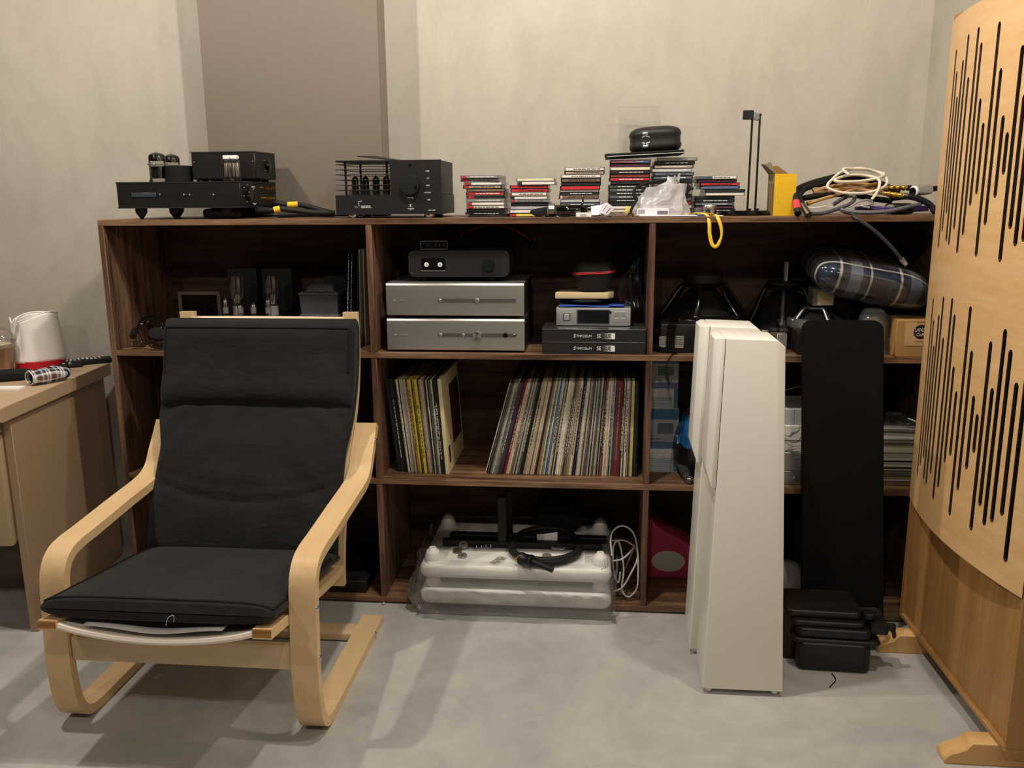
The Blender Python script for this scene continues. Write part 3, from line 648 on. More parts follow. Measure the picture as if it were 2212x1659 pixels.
def stack(px0, px1, pytop, items, y0, desc, group, zbase=ZT, h=None):
    X0 = atY(px0, 460, y0).x; X1 = atY(px1, 460, y0).x; ztop = atY((px0+px1)/2, pytop, y0).z
    n = len(items); th = [i[2] if len(i) > 2 and i[2] else 1. for i in items]; H = (ztop-zbase)/sum(th); z = zbase
    for k in range(n-1, -1, -1):
        it = items[k]; nm = it[0]; dx = it[1] if len(it) > 1 else 0; tc = it[3] if len(it) > 3 else None
        w_ = X1-X0; hh = H*th[k]
        what = f'{nm} spined CD' if not tc else f'{nm} spined CD with {tc[2]} end'
        where = 'top one' if k == 0 else ('lowest one' if k == n-1 else f'{ordi(k+1)} from top')
        cd(X0+dx, z, hh, w_, (f'{what}, {where}, {desc}', mat(SC_[nm], .45, 0, .5, .12, 90)), group, y0+random.uniform(-.004, .004), random.uniform(-.012, .012) + (it[4] if len(it) > 4 else 0), tc[:2] if tc else None, clear=nm in ('white', 'grey', 'cream', 'silver'))
        z += hh
    return z
R_ = (.16, 'b8303c', 'red'); K_ = (.1, '232323', 'dark'); RS = (.12, 'b8303c', 'red')
stack(1008, 1091, 378, [('grey', -.014, 0, RS, -.05), ('grey', -.014, 0, R_, -.04), ('white', -.007, 0, R_), ('tan', -.010, 0, RS), ('brown',), ('red',), ('black', 0, 0, R_), ('grey', 0, 0), ('white', 0, 0, RS), ('white', 0, 0, R_), ('black',), ('black', -.004, .75), ('black', .006, .75)], .09, 'stack nearest the headphone amplifier', 'CDs in the stack nearest the headphone amplifier')
stack(1101, 1183, 384, [('cream', .020), ('white', .023, 0, K_), ('red', .0), ('red', .003), ('white', -.002, 0, (.05, 'a83244', 'red')), ('white', 0, 0, K_), ('grey', 0, .8, RS), ('black', .004), ('silver', 0), ('white', -.002), ('yellow', -.003, 0, R_)], .105, 'stack holding two bright red spines', 'CDs in the stack with two bright red spines')
stack(1211, 1297, 361, [('white', .010, 1.1, None, .02), ('tan', .010), ('white', .0), ('brown', .0, 1.2), ('black', .0), ('red', -.002, 1.3), ('white', -.004, .5), ('black', -.004, .9), ('brown', -.006, 1.2, (.06, 'd8a0a0', 'pink')), ('silver', -.002), ('slate', -.002), ('black', .0), ('grey', .0), ('black', .0)], .11, 'stack topped by a thick white case', 'CDs in the stack topped by a thick white case')
T4 = [('blue', .0, 0, (.6, 'b07078', 'pink')), ('plum',), ('cream',), ('black',), ('orange',), ('red', -.002), ('black', .003), ('green', -.004), ('green', -.004), ('black', -.003), ('slate', -.003), ('black', -.004), ('black', -.003), ('white', -.006), ('cream', -.006), ('red', .0)]
zt4 = stack(1316, 1403, 345, T4, .10, 'tall stack below the folded folder edge', 'CDs in the tall stack under the black folder')
T5 = [('grey', .012, 0, None), ('black', .005), ('tan', .0), ('silver', -.004), ('slate', .003), ('slate', .0), ('black', .0), ('brown', .0), ('black', .003), ('grey', .0), ('black', .0), ('slate', .0), ('red', .0), ('white', .0), ('black', .0), ('black', .0)]
zt5 = stack(1408, 1494, 340, T5, .11, 'tall stack behind the plastic bag', 'CDs in the tall stack behind the plastic bag')
stack(1500, 1586, 380, [('white', .004, 0, (.35, '4e5c74', 'blue')), ('plum', .004), ('red', .012), ('blue', .014), ('black', .030, 1.1), ('white', .028, .9), ('black', .0), ('black', .0), ('slate', -.002), ('plum', .0), ('black', .003), ('grey', -.004)], .13, 'dark stack beside the headphone stand', 'CDs in the dark stack beside the headphone stand')
# two thin black folders across the tall stacks, headphone case on top
zf = max(zt4, zt5)+.0005; sl = .010
def plank(x0, x1, y0, y1, za, zb, th): return G().hull([Vector((x, y, z+k)) for x, z in ((x0, za), (x1, zb)) for y in (y0, y1) for k in (0, th)], .001, 1)
xa, xb = atY(1308, 340, .085).x, atY(1479, 335, .085).x
t = thing('black_folder', 'thin black folder with a pale page edge, lower of two across the tall CD stacks', 'folder', ((xa+xb)/2, .16, zf))
obj('cover', plank(xa, xb, .085, .27, zf, zf+sl, .0055), BLKM, t); obj('pages', plank(xa+.004, xb+.001, .0835, .26, zf+.0016, zf+sl+.0016, .0022), mat('b9b6ae', .7), t)
single('black_folder', plank(xa-.002, xb-.001, .09, .268, zf+.0062, zf+sl+.0062, .0052), BLKM, 'thin plain black folder directly under the headphone carrying case', 'folder')
c0 = rect(1359, 273, 1475, 333, .13); ct = Vector(((c0[0]+c0[1])/2, .175, (c0[2]+c0[3])/2+.002)); rx = (c0[1]-c0[0])/2
t = thing('headphone_case', 'rounded black hard headphone case with grey trim lying on the black folders', 'case', (ct.x, ct.y, c0[2]))
tilt = Matrix.Rotation(-.055, 3, 'Y')
shell = lambda p: Vector((p.x*(1-.085*math.exp(-(p.z/.011)**2)), p.y*(1-.085*math.exp(-(p.z/.011)**2)), p.z))
hz = (c0[3]-c0[2])/2
obj('shell', G().sup(ct, (rx, .075, hz), .55, .62, 48, 30, shell, tilt), mat('161715', .55, 0, .45, .1, 60, .1, 500), t)
def rimpt(a, z, k=1.): 
    s = lambda v: math.copysign(abs(v)**.62, v)
    return ct + tilt @ Vector((rx*.918*k*s(math.cos(a)), .075*.918*k*s(math.sin(a)), z))
obj('zip_seam', G().tube([rimpt(i*math.pi/24, .0) for i in range(48)], .0022, 6, True, 2), mat('8a8a80', .5), t)
for sz in (1, -1):
    obj('pull_tab', G().grid(lambda u, v: rimpt(-1.98+.30*u, sz*(.0085+.004*v-.0035*(2*u-1)**2*1), 1.02+.02*v), 10, 3), mat('a8a9ac', .4, .3), t, solid=.002)
    obj('pull_tab', G().grid(lambda u, v: rimpt(-1.93+.20*u, sz*(.0135+.008*v), 1.045+.03*v), 6, 3), mat('b4b5b8', .35, .4), t, solid=.002)
# clear sleeve standing behind it against the wall
def sleeve(u, v): return Vector((1.0*(xs0+(xs1-xs0)*u)+.004*math.sin(3*v), .395-.02*v+.006*math.sin(2.5*u+1), zs0+(zs1-zs0)*v+(.010*(1-u)*v if False else 0)))
xs0, xs1 = atY(1334, 300, .38).x, atY(1424, 300, .38).x; zs0, zs1 = ZT+.002, atY(1380, 231, .38).z
t = thing('clear_sleeve', 'tall clear plastic sleeve standing behind the headphone carrying case', 'sleeve', ((xs0+xs1)/2, .39, ZT))
zs1b = atY(1334, 250, .38).z
obj('back_film', G().grid(sleeve, 12, 16), FILM, t)
obj('front_film', G().grid(lambda u, v: sleeve(u, v*.92 - .06*v*math.sin(u*2.2)) - Vector((0, .012, 0)), 12, 16), thin('sleeve_front', (.93, .92, .90), .10, .10, .1), t)
obj('crimped_top', G().tube([sleeve(u, 1.0) + Vector((0, -.004, .0)) for u in (0, .2, .4, .6, .8, 1)], .0016, 6), FILM, t)
# ================================================================ small things along the front of the top board
def base_at(px, py=466, Y=.03): q = atY(px, py, Y); return Vector((q.x, Y, ZT))
# large valve lying on its side: black base, metal ring, glass, held in a black shoe
xa = atY(1145, 460, .055).x; xb = atY(1258, 455, .055).x; zc = ZT+.021
t = thing('lying_valve', 'big glass valve lying on its side with a metal ring and black rubber nose', 'valve', ((xa+xb)/2, .06, ZT))
obj('rubber_nose', G().hull([Vector(p) for p in ((xa, .05, ZT+.012), (xa, .07, ZT+.012), (xa, .05, ZT+.019), (xa, .07, ZT+.019), (xa+.018, .04, ZT+.002), (xa+.018, .08, ZT+.002), (xa+.05, .042, ZT+.004), (xa+.05, .078, ZT+.004), (xa+.022, .045, ZT+.026), (xa+.05, .045, ZT+.030), (xa+.022, .075, ZT+.026), (xa+.05, .075, ZT+.030))], .003, 2), BLKR, t)
obj('metal_ring', G().lathe(((.0, 0), (.0165, 0), (.0185, .002), (.0185, .018), (.0165, .020), (0, .020)), (xa+.055, .06, zc), 28, (1, 0, 0)), STEEL, t)
obj('glass_envelope', G().lathe(((.016, 0), (.0165, .03), (.018, .04), (.0165, .052), (.0155, .08), (.010, .092), (0, .096)), (xa+.073, .06, zc-.002), 24, (1, 0, 0), close=False), GLASSD, t)
obj('inner_plate', G().box(xa+.080, xa+.118, .052, .068, zc-.012, zc+.008, .002, 1).cyl((xa+.12, .06, zc-.002), (xa+.155, .06, zc-.002), .010, seg=16), mat('2a2c2a', .3, .5), t)
obj('cradle', G().box(xa+.045, xa+.122, .045, .078, ZT+.0002, ZT+.004, .002, 1), BLKG, t)
# black toggle lead with cap
single('hooked_lead', G().tube(TP([(1258, 420, .075), (1259, 437, .07), (1253, 446, .06), (1249, 454, .055), (1247, 460, .055)]), .0028, 8).tube(TP([(1262, 448, .05), (1262, 462, .05)]), .0115, 14, sub=3), BLKG, 'short black hooked lead with a ribbed cap beside the lying valve', 'lead')
b0 = rect(1244, 459, 1278, 468, .025)
t = thing('white_label_box', 'tiny white box with a grey price label near the shelf edge', 'box', ((b0[0]+b0[1])/2, .035, ZT))
obj('carton', G().box(b0[0], b0[1], .025, .047, ZT+.0002, ZT+.0125, .0008, 1), PAPER, t)
obj('price_label', G().box(b0[0]+.013, b0[0]+.031, .0244, .0252, ZT+.003, ZT+.009), mat('b7b7b0', .7), t)
# folded papers
f = [atY(x, y, Y) for x, y, Y in ((1278, 465, .045), (1276, 446, .07), (1302, 442, .075), (1298, 464, .05))]
single('white_card', G().hull([p + Vector((0, k, 0)) for p in f for k in (0, .0015)]), PAPER, 'blank white card propped between the tiny box and the grey leaflet', 'card')
def leaf(u, v): a = f2[0].lerp(f2[1], v); b = f2[3].lerp(f2[2], v); return a.lerp(b, u) + Vector((0, -.006*math.sin(u*math.pi), .004*math.sin(u*6.28)))
f2 = [atY(x, y, Y) for x, y, Y in ((1293, 465, .04), (1303, 440, .065), (1334, 445, .07), (1316, 462, .045))]
t = thing('grey_leaflet', 'crumpled lilac grey leaflet lying against the tall CD stack', 'leaflet', f2[0])
obj('leaf', G().grid(leaf, 14, 8), mat('c4bfc8', .7), t, solid=.001)
for k in (.25, .55, .8): obj('dark_print', G().hull([leaf(k, .2), leaf(k+.07, .25), leaf(k+.09, .85), leaf(k+.04, .8), leaf(k, .2)-Vector((0, .0012, 0)), leaf(k+.07, .25)-Vector((0, .0012, 0)), leaf(k+.09, .85)-Vector((0, .0012, 0)), leaf(k+.04, .8)-Vector((0, .0012, 0))]), mat('5a5560', .7), t)
def bagflat(u, v):
    x = atY(1305+58*u, 460, .05).x; return Vector((x, .03+.06*v, ZT+.002+.016*math.sin(math.pi*min(1, v*1.1))*(.5+.5*mnoise.noise(Vector((u*7, v*5, 3))))))
t = thing('zip_bag', 'small clear zip bag lying beside the white plastic bag', 'plastic bag', bagflat(.5, 0))
obj('film', G().grid(bagflat, 24, 10), POLY, t)
obj('brown_insert', G().box(bagflat(.4, .5).x, bagflat(.95, .5).x, .055, .075, ZT+.001, ZT+.010, .002, 1), mat('9a6a5a', .6), t)
q = base_at(1358, Y=.06); single('plastic_stopper', G().box(q.x-.010, q.x+.0, .055, .075, ZT+.008, ZT+.030, .003, 2).box(q.x-.0005, q.x+.008, .057, .073, ZT+.008, ZT+.029, .003, 2).box(q.x-.008, q.x+.006, .058, .072, ZT+.0002, ZT+.009), mat('e4d46c', .5), 'small yellow and white plastic stopper by the jack plug', 'cap')
q = base_at(1317, Y=.045); single('black_chip', G().box(q.x-.004, q.x+.006, .04, .05, ZT, ZT+.005, .001, 1), BLKG, 'tiny black chip lying before the grey leaflet', 'chip')
# cable with plug looping behind the bag
P = TP([(1362, 462, .030), (1364, 452, .035), (1370, 440, .05), (1376, 430, .065), (1369, 422, .075), (1372, 408, .085), (1388, 399, .09), (1412, 393, .095), (1445, 388, .095), (1476, 392, .095), (1488, 404, .09), (1484, 417, .085), (1476, 424, .08)])
t = thing('audio_lead', 'black audio lead with a brass jack looping behind the white plastic bag', 'cord', P[0])
obj('cord', G().tube(P, .0042, 8), BLKR, t)
obj('jack_shell', G().lathe(((0, 0), (.008, 0), (.009, .003), (.0075, .016), (.005, .022), (0, .022)), P[0]+Vector((-.001, -.012, -.006)), 18, (.1, 1, .25)), mat('3a3222', .3, .6), t)
obj('brass_ring', G().lathe(((.0, 0), (.0062, 0), (.0062, .003), (0, .003)), P[0]+Vector((-.001, -.0145, -.0065)), 18, (.1, 1, .25)), mat('a99a5a', .3, .8), t)
# white plastic carrier
cx0, cx1 = atY(1367, 460, .06).x, atY(1486, 460, .06).x; ctop = atY(1440, 390, .07).z
def carrier(u, v):
    a = 2*math.pi*u; n = mnoise.noise(Vector((2.2*math.cos(a), 2.2*math.sin(a), 2.8*v))); n2 = abs(mnoise.noise(Vector((4.2*math.cos(a)+4, 4.2*math.sin(a), 4.5*v))))
    k = (1-v)**.55 if v > .86 else 1-.42*v**1.3
    k = max(.02, k)*(1+.20*n+.12*n2)
    x = (cx0+cx1)/2+.006*v*3 + (cx1-cx0)/2*k*math.copysign(abs(math.cos(a))**.8, math.cos(a)); y = .078+.045*k*math.copysign(abs(math.sin(a))**.8, math.sin(a))
    z = ZT+.001+(ctop-ZT)*v*(1+.10*n2*math.cos(a)*v) + (.016*math.cos(a)*(v > .6)*(v-.6))
    return Vector((x, y, max(ZT+.0008, z)))
BAGW = thin('white_carrier', (.9, .9, .92), .72, .14, .25, (.93, .92, .94))
t = thing('carrier_bag', 'crumpled white plastic bag heaped on the shelf top above the yellow ribbon', 'plastic bag', ((cx0+cx1)/2, .08, ZT))
obj('bag_film', G().grid(carrier, 70, 26, cu=True), BAGW, t, ang=24)
g = G()
def ear(u, v): return Vector(((cx0+cx1)/2+.030+.022*u+.004*v, .058+.006*math.sin(7*u+3*v), ctop-.022+(.030+.012*u)*v+.004*math.sin(9*u)))
obj('bag_handle', g.grid(ear, 8, 6), BAGW, t)
b0 = rect(1376, 450, 1445, 464.5, .022)
t = thing('barcode_box', 'small white carton with a barcode and grey panel before the plastic bag', 'box', ((b0[0]+b0[1])/2, .032, ZT+.0035))
obj('carton', G().box(b0[0], b0[1], .022, .040, ZT+.0036, ZT+.0036+b0[3]-b0[2], .001, 1), mat('ece6ee', .6), t)
g = G(); rr = random.Random(3); x = b0[0]+.003
while x < b0[0]+.022: l = .0006+rr.random()*.0016; g.box(x, x+l, .0216, .0221, ZT+.0075, ZT+.0205); x += l+.0005+rr.random()*.0009
obj('barcode', g, mat('8a8690', .6), t)
obj('grey_panel', G().box(b0[1]-.034, b0[1]-.0025, .0214, .0221, ZT+.006, ZT+.0165), mat('6f6b74', .5), t)
x0, x1 = atY(1381, 467, .01).x, atY(1520, 467, .01).x
t = thing('paper_stack', 'thin stack of white paper with a blue sheet under the barcode box', 'paper', ((x0+x1)/2, .06, ZT))
obj('sheet', G().box(x0, x1-.018, .006, .115, ZT+.0014, ZT+.0034), PAPER, t); obj('sheet', G().box(x0+.01, x1, .004, .10, ZT+.0002, ZT+.0013), mat('3c5a92', .6), t, label='blue sheet')
# yellow ribbon: flat band lying on the top, loop hanging over the edge
def band(pts, n, w_):
    P = smooth([Vector(p) for p in pts], n, False); N = smooth([Vector(p) for p in w_], n, False)
    return G().grid(lambda u, v: P[round(u*(len(P)-1))] + N[round(u*(len(P)-1))]*(v-.5), len(P), 3)
RIB = mat('ecc02c', .38, 0, .5, .06, 50)
pts = TP([(1474, 464, .045), (1500, 460, .03), (1526, 463, .012), (1532, 480, -.006), (1533, 505, -.008), (1538, 527, -.009), (1545, 533, -.0095), (1552, 527, -.010), (1558, 511, -.010), (1558, 494, -.009), (1553, 476, -.006), (1545, 465, .004), (1530, 462, .02), (1508, 460, .04)])
wd = [(.003, .014, 0), (.002, .013, .001), (.006, .010, .004), (.010, .001, .001), (.0105, 0, .001), (.009, 0, .006), (.001, .0005, .0105), (-.006, 0, .009), (-.006, .002, .002), (-.0085, .002, -.001), (-.011, 0, 0), (-.009, .007, -.003), (-.004, .012, 0), (0, .013, .001)]
single('yellow_ribbon', band(pts, 7, wd), RIB, 'loop of yellow satin ribbon hanging over the front edge of the top board', 'ribbon', solid=.0008)
# steel tin, small white disc
b0 = rect(1519, 441, 1550, 461, .05); rr_ = (b0[1]-b0[0])/2; q = Vector(((b0[0]+b0[1])/2, .075, ZT))
t = thing('steel_tin', 'short round steel tin standing by the base of the headphone stand', 'tin', q)
obj('tin_body', G().lathe(((0, 0), (rr_, 0), (rr_, .0165), (rr_*.97, .0172), (0, .0172)), q, 32), CHROME, t)
obj('tin_lid', G().lathe(((0, .0175), (rr_*.97, .0175), (rr_*1.02, .018), (rr_*1.02, .030), (rr_*.98, .0315), (0, .0315)), q, 32), STEEL, t)
q = base_at(1511, Y=.085); single('clear_cup', G().lathe(((.017, 0), (.0175, .022), (.018, .023)), q, 20, close=False), FILM, 'small clear plastic cup beside the steel tin', 'cup', solid=.001)
q = base_at(1553, Y=.022); single('white_disc', G().lathe(((0, 0), (.0125, 0), (.013, .0015), (.012, .003), (0, .0032)), q, 24), mat('e8e4da', .4), 'small flat white disc on the shelf top by the ribbon', 'disc')
# headphone stand
z6 = lambda x, y: (1560+x/6.38, 220+y/6.38)
xl, xr = atY(*z6(-20, 1500), .06).x, atY(*z6(695, 1500), .06).x; cx = (xl+xr)/2; rad = (xr-xl)/2
t = thing('headphone_stand', 'tall black twin post headphone stand on a round base beside the yellow box', 'headphone stand', (cx, .125, ZT))
obj('base', G().lathe(((0, .001), (rad*.94, .001), (rad, .004), (rad, .0125), (rad*.97, .0145), (0, .0145)), (cx, .125, ZT), 44), BLKG, t)
for k in range(3):
    a = 2.2+k*.5
pA0, pA1 = atY(*z6(348, 1455), .125), atY(*z6(415, 245), .115); pB0, pB1 = atY(*z6(455, 1455), .145), atY(*z6(522, 190), .165)
for a, b in ((pA0, pA1), (pB0, pB1)): obj('post', G().cyl((a.x, a.y, ZT+.014), b, .0032, seg=12), BLK, t)
q = rect(*z6(288, 115), *z6(435, 245), .10)
obj('saddle', G().box(q[0], q[1], .100, .106, q[2], q[3], .001, 1), BLK, t)
a = atY(*z6(435, 240), .103); b = atY(*z6(520, 235), .165)
def sad(u, v): p = Vector((q[1]-.003, .103, q[2]+.002+(q[3]-q[2]-.003)*v)); e = Vector((pB1.x+.001, .168, pB1.z-.012+.020*v)); return p.lerp(e, u)+Vector((0, 0, -.004*math.sin(u*3.14)))
obj('saddle_web', G().grid(sad, 8, 4), mat('aeb4bb', .25, .6), t, solid=.0025, label='grey inner web of the saddle')
obj('saddle_rod', G().cyl((pB1.x, .16, pB1.z+.002), (pB1.x+.001, .176, pB1.z+.002), .004, seg=12), BLK, t)
for a in (pA0, pB0): obj('post_collar', G().cyl((a.x+.004, a.y-.012, ZT+.0145), (a.x+.004, a.y-.012, ZT+.020), .005, seg=14), BLKR, t)
# yellow carton, open lid flap, window side
fx0, fx1, fz0, fz1 = rect(*z6(715, 990), *z6(1015, 1548), .06)
YB = mat('e0b41e', .5, 0, .4, .04, 20); KR = mat('8d7f5c', .8, 0, .2, .08, 40); KRI = mat('7a5a3a', .85, 0, .2, .1, 40)
t = thing('yellow_carton', 'open yellow cardboard box with a windowed side beside the headphone stand', 'box', ((fx0+fx1)/2, .11, ZT))
zt = fz1; D0, D1 = .06, .165
obj('front_wall', G().box(fx0, fx1, D0, D0+.0012, ZT, zt), YB, t); obj('back_wall', G().box(fx0, fx1, D1-.0012, D1, ZT, zt), KRI, t)
obj('side_wall', G().box(fx1-.0012, fx1, D0+.0012, D1-.0012, ZT, zt), KRI, t); obj('bottom_wall', G().box(fx0+.0012, fx1-.0012, D0+.0012, D1-.0012, ZT+.0002, ZT+.0014), KRI, t)
g = G(); g.box(fx0, fx0+.0012, D0+.0012, D1-.0012, ZT, ZT+.012); g.box(fx0, fx0+.0012, D0+.0012, D1-.0012, zt-.028, zt)
for k in range(4): y = D0+.0012+k*.0325; g.box(fx0, fx0+.0012, y, min(y+.011, D1-.0012), ZT+.012, zt-.028)
obj('window_side', g, KR, t)
g = G().hull([Vector(p) for p in ((fx0, D0, zt), (fx0+.001, D0, zt), (fx0, D1, zt), (fx0+.001, D1, zt), (fx0-.028, D0+.012, zt+.026), (fx0-.027, D0+.012, zt+.026), (fx0-.028, D1-.02, zt+.03), (fx0-.027, D1-.02, zt+.03), (fx0-.014, D0+.002, zt+.033), (fx0-.013, D0+.002, zt+.033))])
obj('lid_flap', g, mat('7f7a60', .8, 0, .2, .05, 40), t)
obj('lid_flap', G().hull([Vector(p) for p in ((fx0, D1, zt), (fx1, D1, zt), (fx0-.008, D1+.012, zt+.022), (fx1-.035, D1+.012, zt+.026), (fx0, D1+.001, zt), (fx1, D1+.001, zt), (fx0-.008, D1+.013, zt+.022), (fx1-.035, D1+.013, zt+.026))]), KRI, t)

# ================================================================ heap of cables at the far end of the top
z7 = lambda x, y: (1690+x/6.38, 340+y/6.38)
def C(pts, f=z7):
    out = []
    for x, y, Y in pts: q = atY(*f(x, y), Y); out.append(q)
    return out
def lift(P, r): return [Vector((p.x, p.y, max(p.z, ZT+r+.0002))) if p.y > .004 else p for p in P]
TAN = mat('a98455', .5, 0, .4, .1, 120); TAND = mat('8a6a45', .5, 0, .4, .1, 120); GRYC = mat('4a4e55', .5, 0, .4, .1, 200); IVORY = mat('d8d0bd', .5); PURP = mat('3d2a6e', .5, 0, .4)
def cable(name, label, pts, r, m, parts=(), seg=8, f=z7):
    P = lift(C(pts, f), r); t = thing(name, label, 'cable', P[0], 0, None); obj('sheath', G().tube(P, r, seg), m, t)
    return t, P
t, P = cable('microphone_cable', 'thick black microphone cable ending in a red banded connector', [(205, 770, .005), (195, 640, .03), (190, 500, .07), (240, 420, .10), (420, 350, .13), (640, 290, .15), (860, 250, .16), (1100, 290, .18), (1350, 360, .20), (1600, 480, .22)], .0088, BLKR)
obj('connector', G().cyl(P[0]+Vector((0, -.012, -.002)), P[0]+Vector((-.002, .022, .034)), .0105, .0095, 20), mat('3a3a3a', .35, .7), t)
obj('red_band', G().cyl(P[0]+Vector((-.0005, -.001, .009)), P[0]+Vector((-.0018, .019, .031)), .0112, .0108, 20), mat('d8393c', .5), t, label='coral red band')
obj('connector_face', G().cyl(P[0]+Vector((0, -.0125, -.0025)), P[0]+Vector((0, -.0135, -.0035)), .0085, seg=18), BLKG, t)
t, P = cable('microphone_cable', 'thick black microphone cable ending in a bare grey metal connector', [(350, 780, .004), (270, 640, .04), (235, 540, .07), (300, 440, .10), (480, 380, .13), (700, 330, .15), (960, 320, .17), (1200, 380, .19), (1500, 520, .21)], .0088, BLKR)
obj('connector', G().cyl(P[0]+Vector((.001, -.010, -.003)), P[0]+Vector((-.014, .020, .026)), .0105, .0092, 20), mat('6b6252', .3, .8), t)
obj('connector_face', G().cyl(P[0]+Vector((.001, -.0105, -.0035)), P[0]+Vector((.0015, -.0115, -.0045)), .0085, seg=18), BLKG, t)
cable('black_cable', 'black cable running flat beneath the tan cable bundle', [(300, 560, .07), (500, 530, .09), (750, 510, .11), (1000, 520, .12), (1250, 570, .13), (1500, 600, .14)], .0085, BLKR)
for k, (lab, pts, mm) in enumerate((
    ('uppermost', [(430, 470, .10), (650, 410, .11), (900, 360, .12), (1150, 370, .12), (1350, 420, .12), (1500, 420, .12)], TAN),
    ('second', [(410, 440, .115), (650, 430, .115), (850, 395, .12), (1100, 400, .125), (1400, 440, .12)], TAND),
    ('third', [(430, 490, .09), (600, 480, .10), (800, 440, .105), (1000, 425, .11), (1250, 430, .11), (1400, 490, .10)], TAND),
    ('slanting', [(380, 630, .05), (560, 570, .06), (760, 515, .07), (960, 450, .085), (1160, 395, .10), (1350, 350, .12)], TAN),
    ('lowest', [(700, 450, .08), (900, 440, .09), (1100, 450, .09), (1300, 480, .08), (1450, 500, .07)], TAN))):
    t, P = cable('tan_cable', f'{lab} tan interconnect cable in the heap beside the yellow box', pts, .0055 if k != 3 else .0048, mm)
    if k in (0, 4):
        d = (P[-1]-P[-2]).normalized()
        obj('gold_plug', G().tube([P[-1]+d*s for s in (-.01, .01, .03, .045)], lambda u: .0072-.0012*math.sin(u*22), 14, sub=5), GOLD, t)
        obj('plug_tip', G().tube([P[-1]+d*s for s in (.044, .05, .056)], .0082, 14, sub=2), BLKG, t)
    if k == 3:
        d = (P[0]-P[1]).normalized(); obj('gold_ferrule', G().tube([P[0]+d*s for s in (-.004, .008)], .0058, 12), GOLD, t)
# white coil
P = C([(920, 240, .09), (840, 175, .10), (870, 155, .11), (1000, 160, .13), (1200, 170, .15), (1380, 240, .14), (1445, 330, .10), (1380, 420, .07), (1150, 490, .06), (850, 490, .055), (660, 440, .06), (620, 390, .07), (680, 310, .10), (820, 200, .13), (1060, 150, .15), (1300, 200, .15), (1405, 235, .13), (1300, 290, .10), (1050, 330, .08), (800, 335, .07), (720, 310, .08), (850, 260, .11), (1000, 240, .12), (1200, 260, .12), (1330, 310, .08), (1330, 420, .06), (1280, 520, .05), (1230, 580, .045)])
single('white_cable', G().tube(P, .0042, 8), IVORY, 'loosely coiled ivory cable on top of the cable heap', 'cable')
t, P = cable('grey_cable', 'slate grey cable with a hook bend and a clear plug hanging over the edge', [(400, 780, .01), (560, 770, .03), (760, 710, .05), (930, 640, .06), (1000, 560, .07), (950, 525, .08), (850, 560, .09), (700, 650, .10)], .0056, GRYC)
t, P = cable('grey_cable', 'slate grey cable whose clear plug dangles below the top board', [(800, 720, .08), (880, 760, .05), (960, 800, .012), (1010, 830, -.012), (1180, 940, -.02), (1350, 1080, -.02), (1500, 1230, -.018), (1640, 1400, -.015)], .0053, mat('2c2f33', .5))
d = (P[-1]-P[-2]).normalized(); side = Vector((d.z, 0, -d.x))
obj('clear_plug', G().hull([P[-1]+d*a+side*b+Vector((0, c, 0)) for a, w_ in ((-.002, .007), (.024, .006)) for b in (-w_, w_) for c in (-.004, .004)], .001, 1), thin('plug_clear', (.8, .8, .8), .18, .25), t)
obj('plug_pins', G().hull([P[-1]+d*a+side*b+Vector((0, c, 0)) for a in (.012, .023) for b in (-.004, .004) for c in (-.002, .002)]), CHROME, t)
cable('silver_cable', 'silver braided cable curving along the front of the heap', [(800, 720, .03), (920, 745, .03), (1150, 760, .03), (1450, 745, .04), (1700, 690, .06), (1880, 650, .09), (1900, 630, .10)], .0062, mat('77757f', .35, .3, .5, .3, 250))
for k in range(3):
    cable('purple_cable', f'{("upper", "middle", "lower")[k]} dark purple cable in the lower part of the cable heap', [(1000+60*k, 700+18*k, .10), (1250, 690+22*k, .07), (1450, 705+18*k, .06), (1700, 715+10*k, .07), (1900, 690+18*k, .09), (2000, 690+14*k, .11)], .0045, PURP)
cable('black_cable', 'black cable hanging down behind the slotted wooden screen', [(1500, 560, .10), (1750, 540, .10), (1950, 600, .09), (2060, 680, .08), (2090, 740, .07), (2110, 770, .07)], .009, BLKR)
cable('white_wire', 'thin bare white wire at the front of the cable heap', [(360, 690, .02), (480, 690, .03), (590, 672, .04), (690, 685, .05)], .0014, PAPER)
cable('silver_cable', 'short silver cable end forking in the middle of the heap', [(920, 690, .04), (1050, 610, .05), (1180, 590, .06), (1250, 640, .06), (1100, 670, .05), (1200, 695, .05)], .003, mat('b7b5bd', .3, .5))
# mains plug with pale chrome sleeve, big black plug with clear face
a, b = C([(1800, 470, .10), (2040, 440, .13)]); d = (b-a).normalized()
t = thing('mains_plug', 'mains plug with a white collar and chrome sleeve lying on the cable heap', 'plug', a)
obj('chrome_sleeve', G().lathe(((0, .006), (.0135, .006), (.0145, .009), (.0145, (b-a).length-.004), (.011, (b-a).length), (0, (b-a).length)), a, 28, d), CHROME, t)
obj('white_collar', G().lathe(((.0, 0), (.014, 0), (.0158, .002), (.0158, .007), (.014, .009), (0, .009)), a, 28, d), mat('ecebea', .3), t)
obj('black_face', G().lathe(((.0, -.003), (.0115, -.003), (.0118, 0), (0, 0)), a, 24, d), BLKG, t)
obj('cord', G().tube([b, b+d*.03, b+d*.07+Vector((0, 0, -.01))], .008, 10), BLKR, t)
a = C([(1440, 650, .06)])[0]
t = thing('iec_plug', 'black power plug with a round clear face lying among the cables', 'plug', Vector((a.x+.02, .08, ZT)))
obj('plug_body', G().sup((a.x+.045, .09, ZT+.017), (.040, .024, .0165), .5, .5), BLKG, t)
obj('clear_face', G().lathe(((0, 0), (.0135, 0), (.0135, .004), (0, .005)), (a.x+.012, .072, ZT+.0155), 24, (-.35, -1, .1)), mat('8a8a88', .15, .2, .6), t)
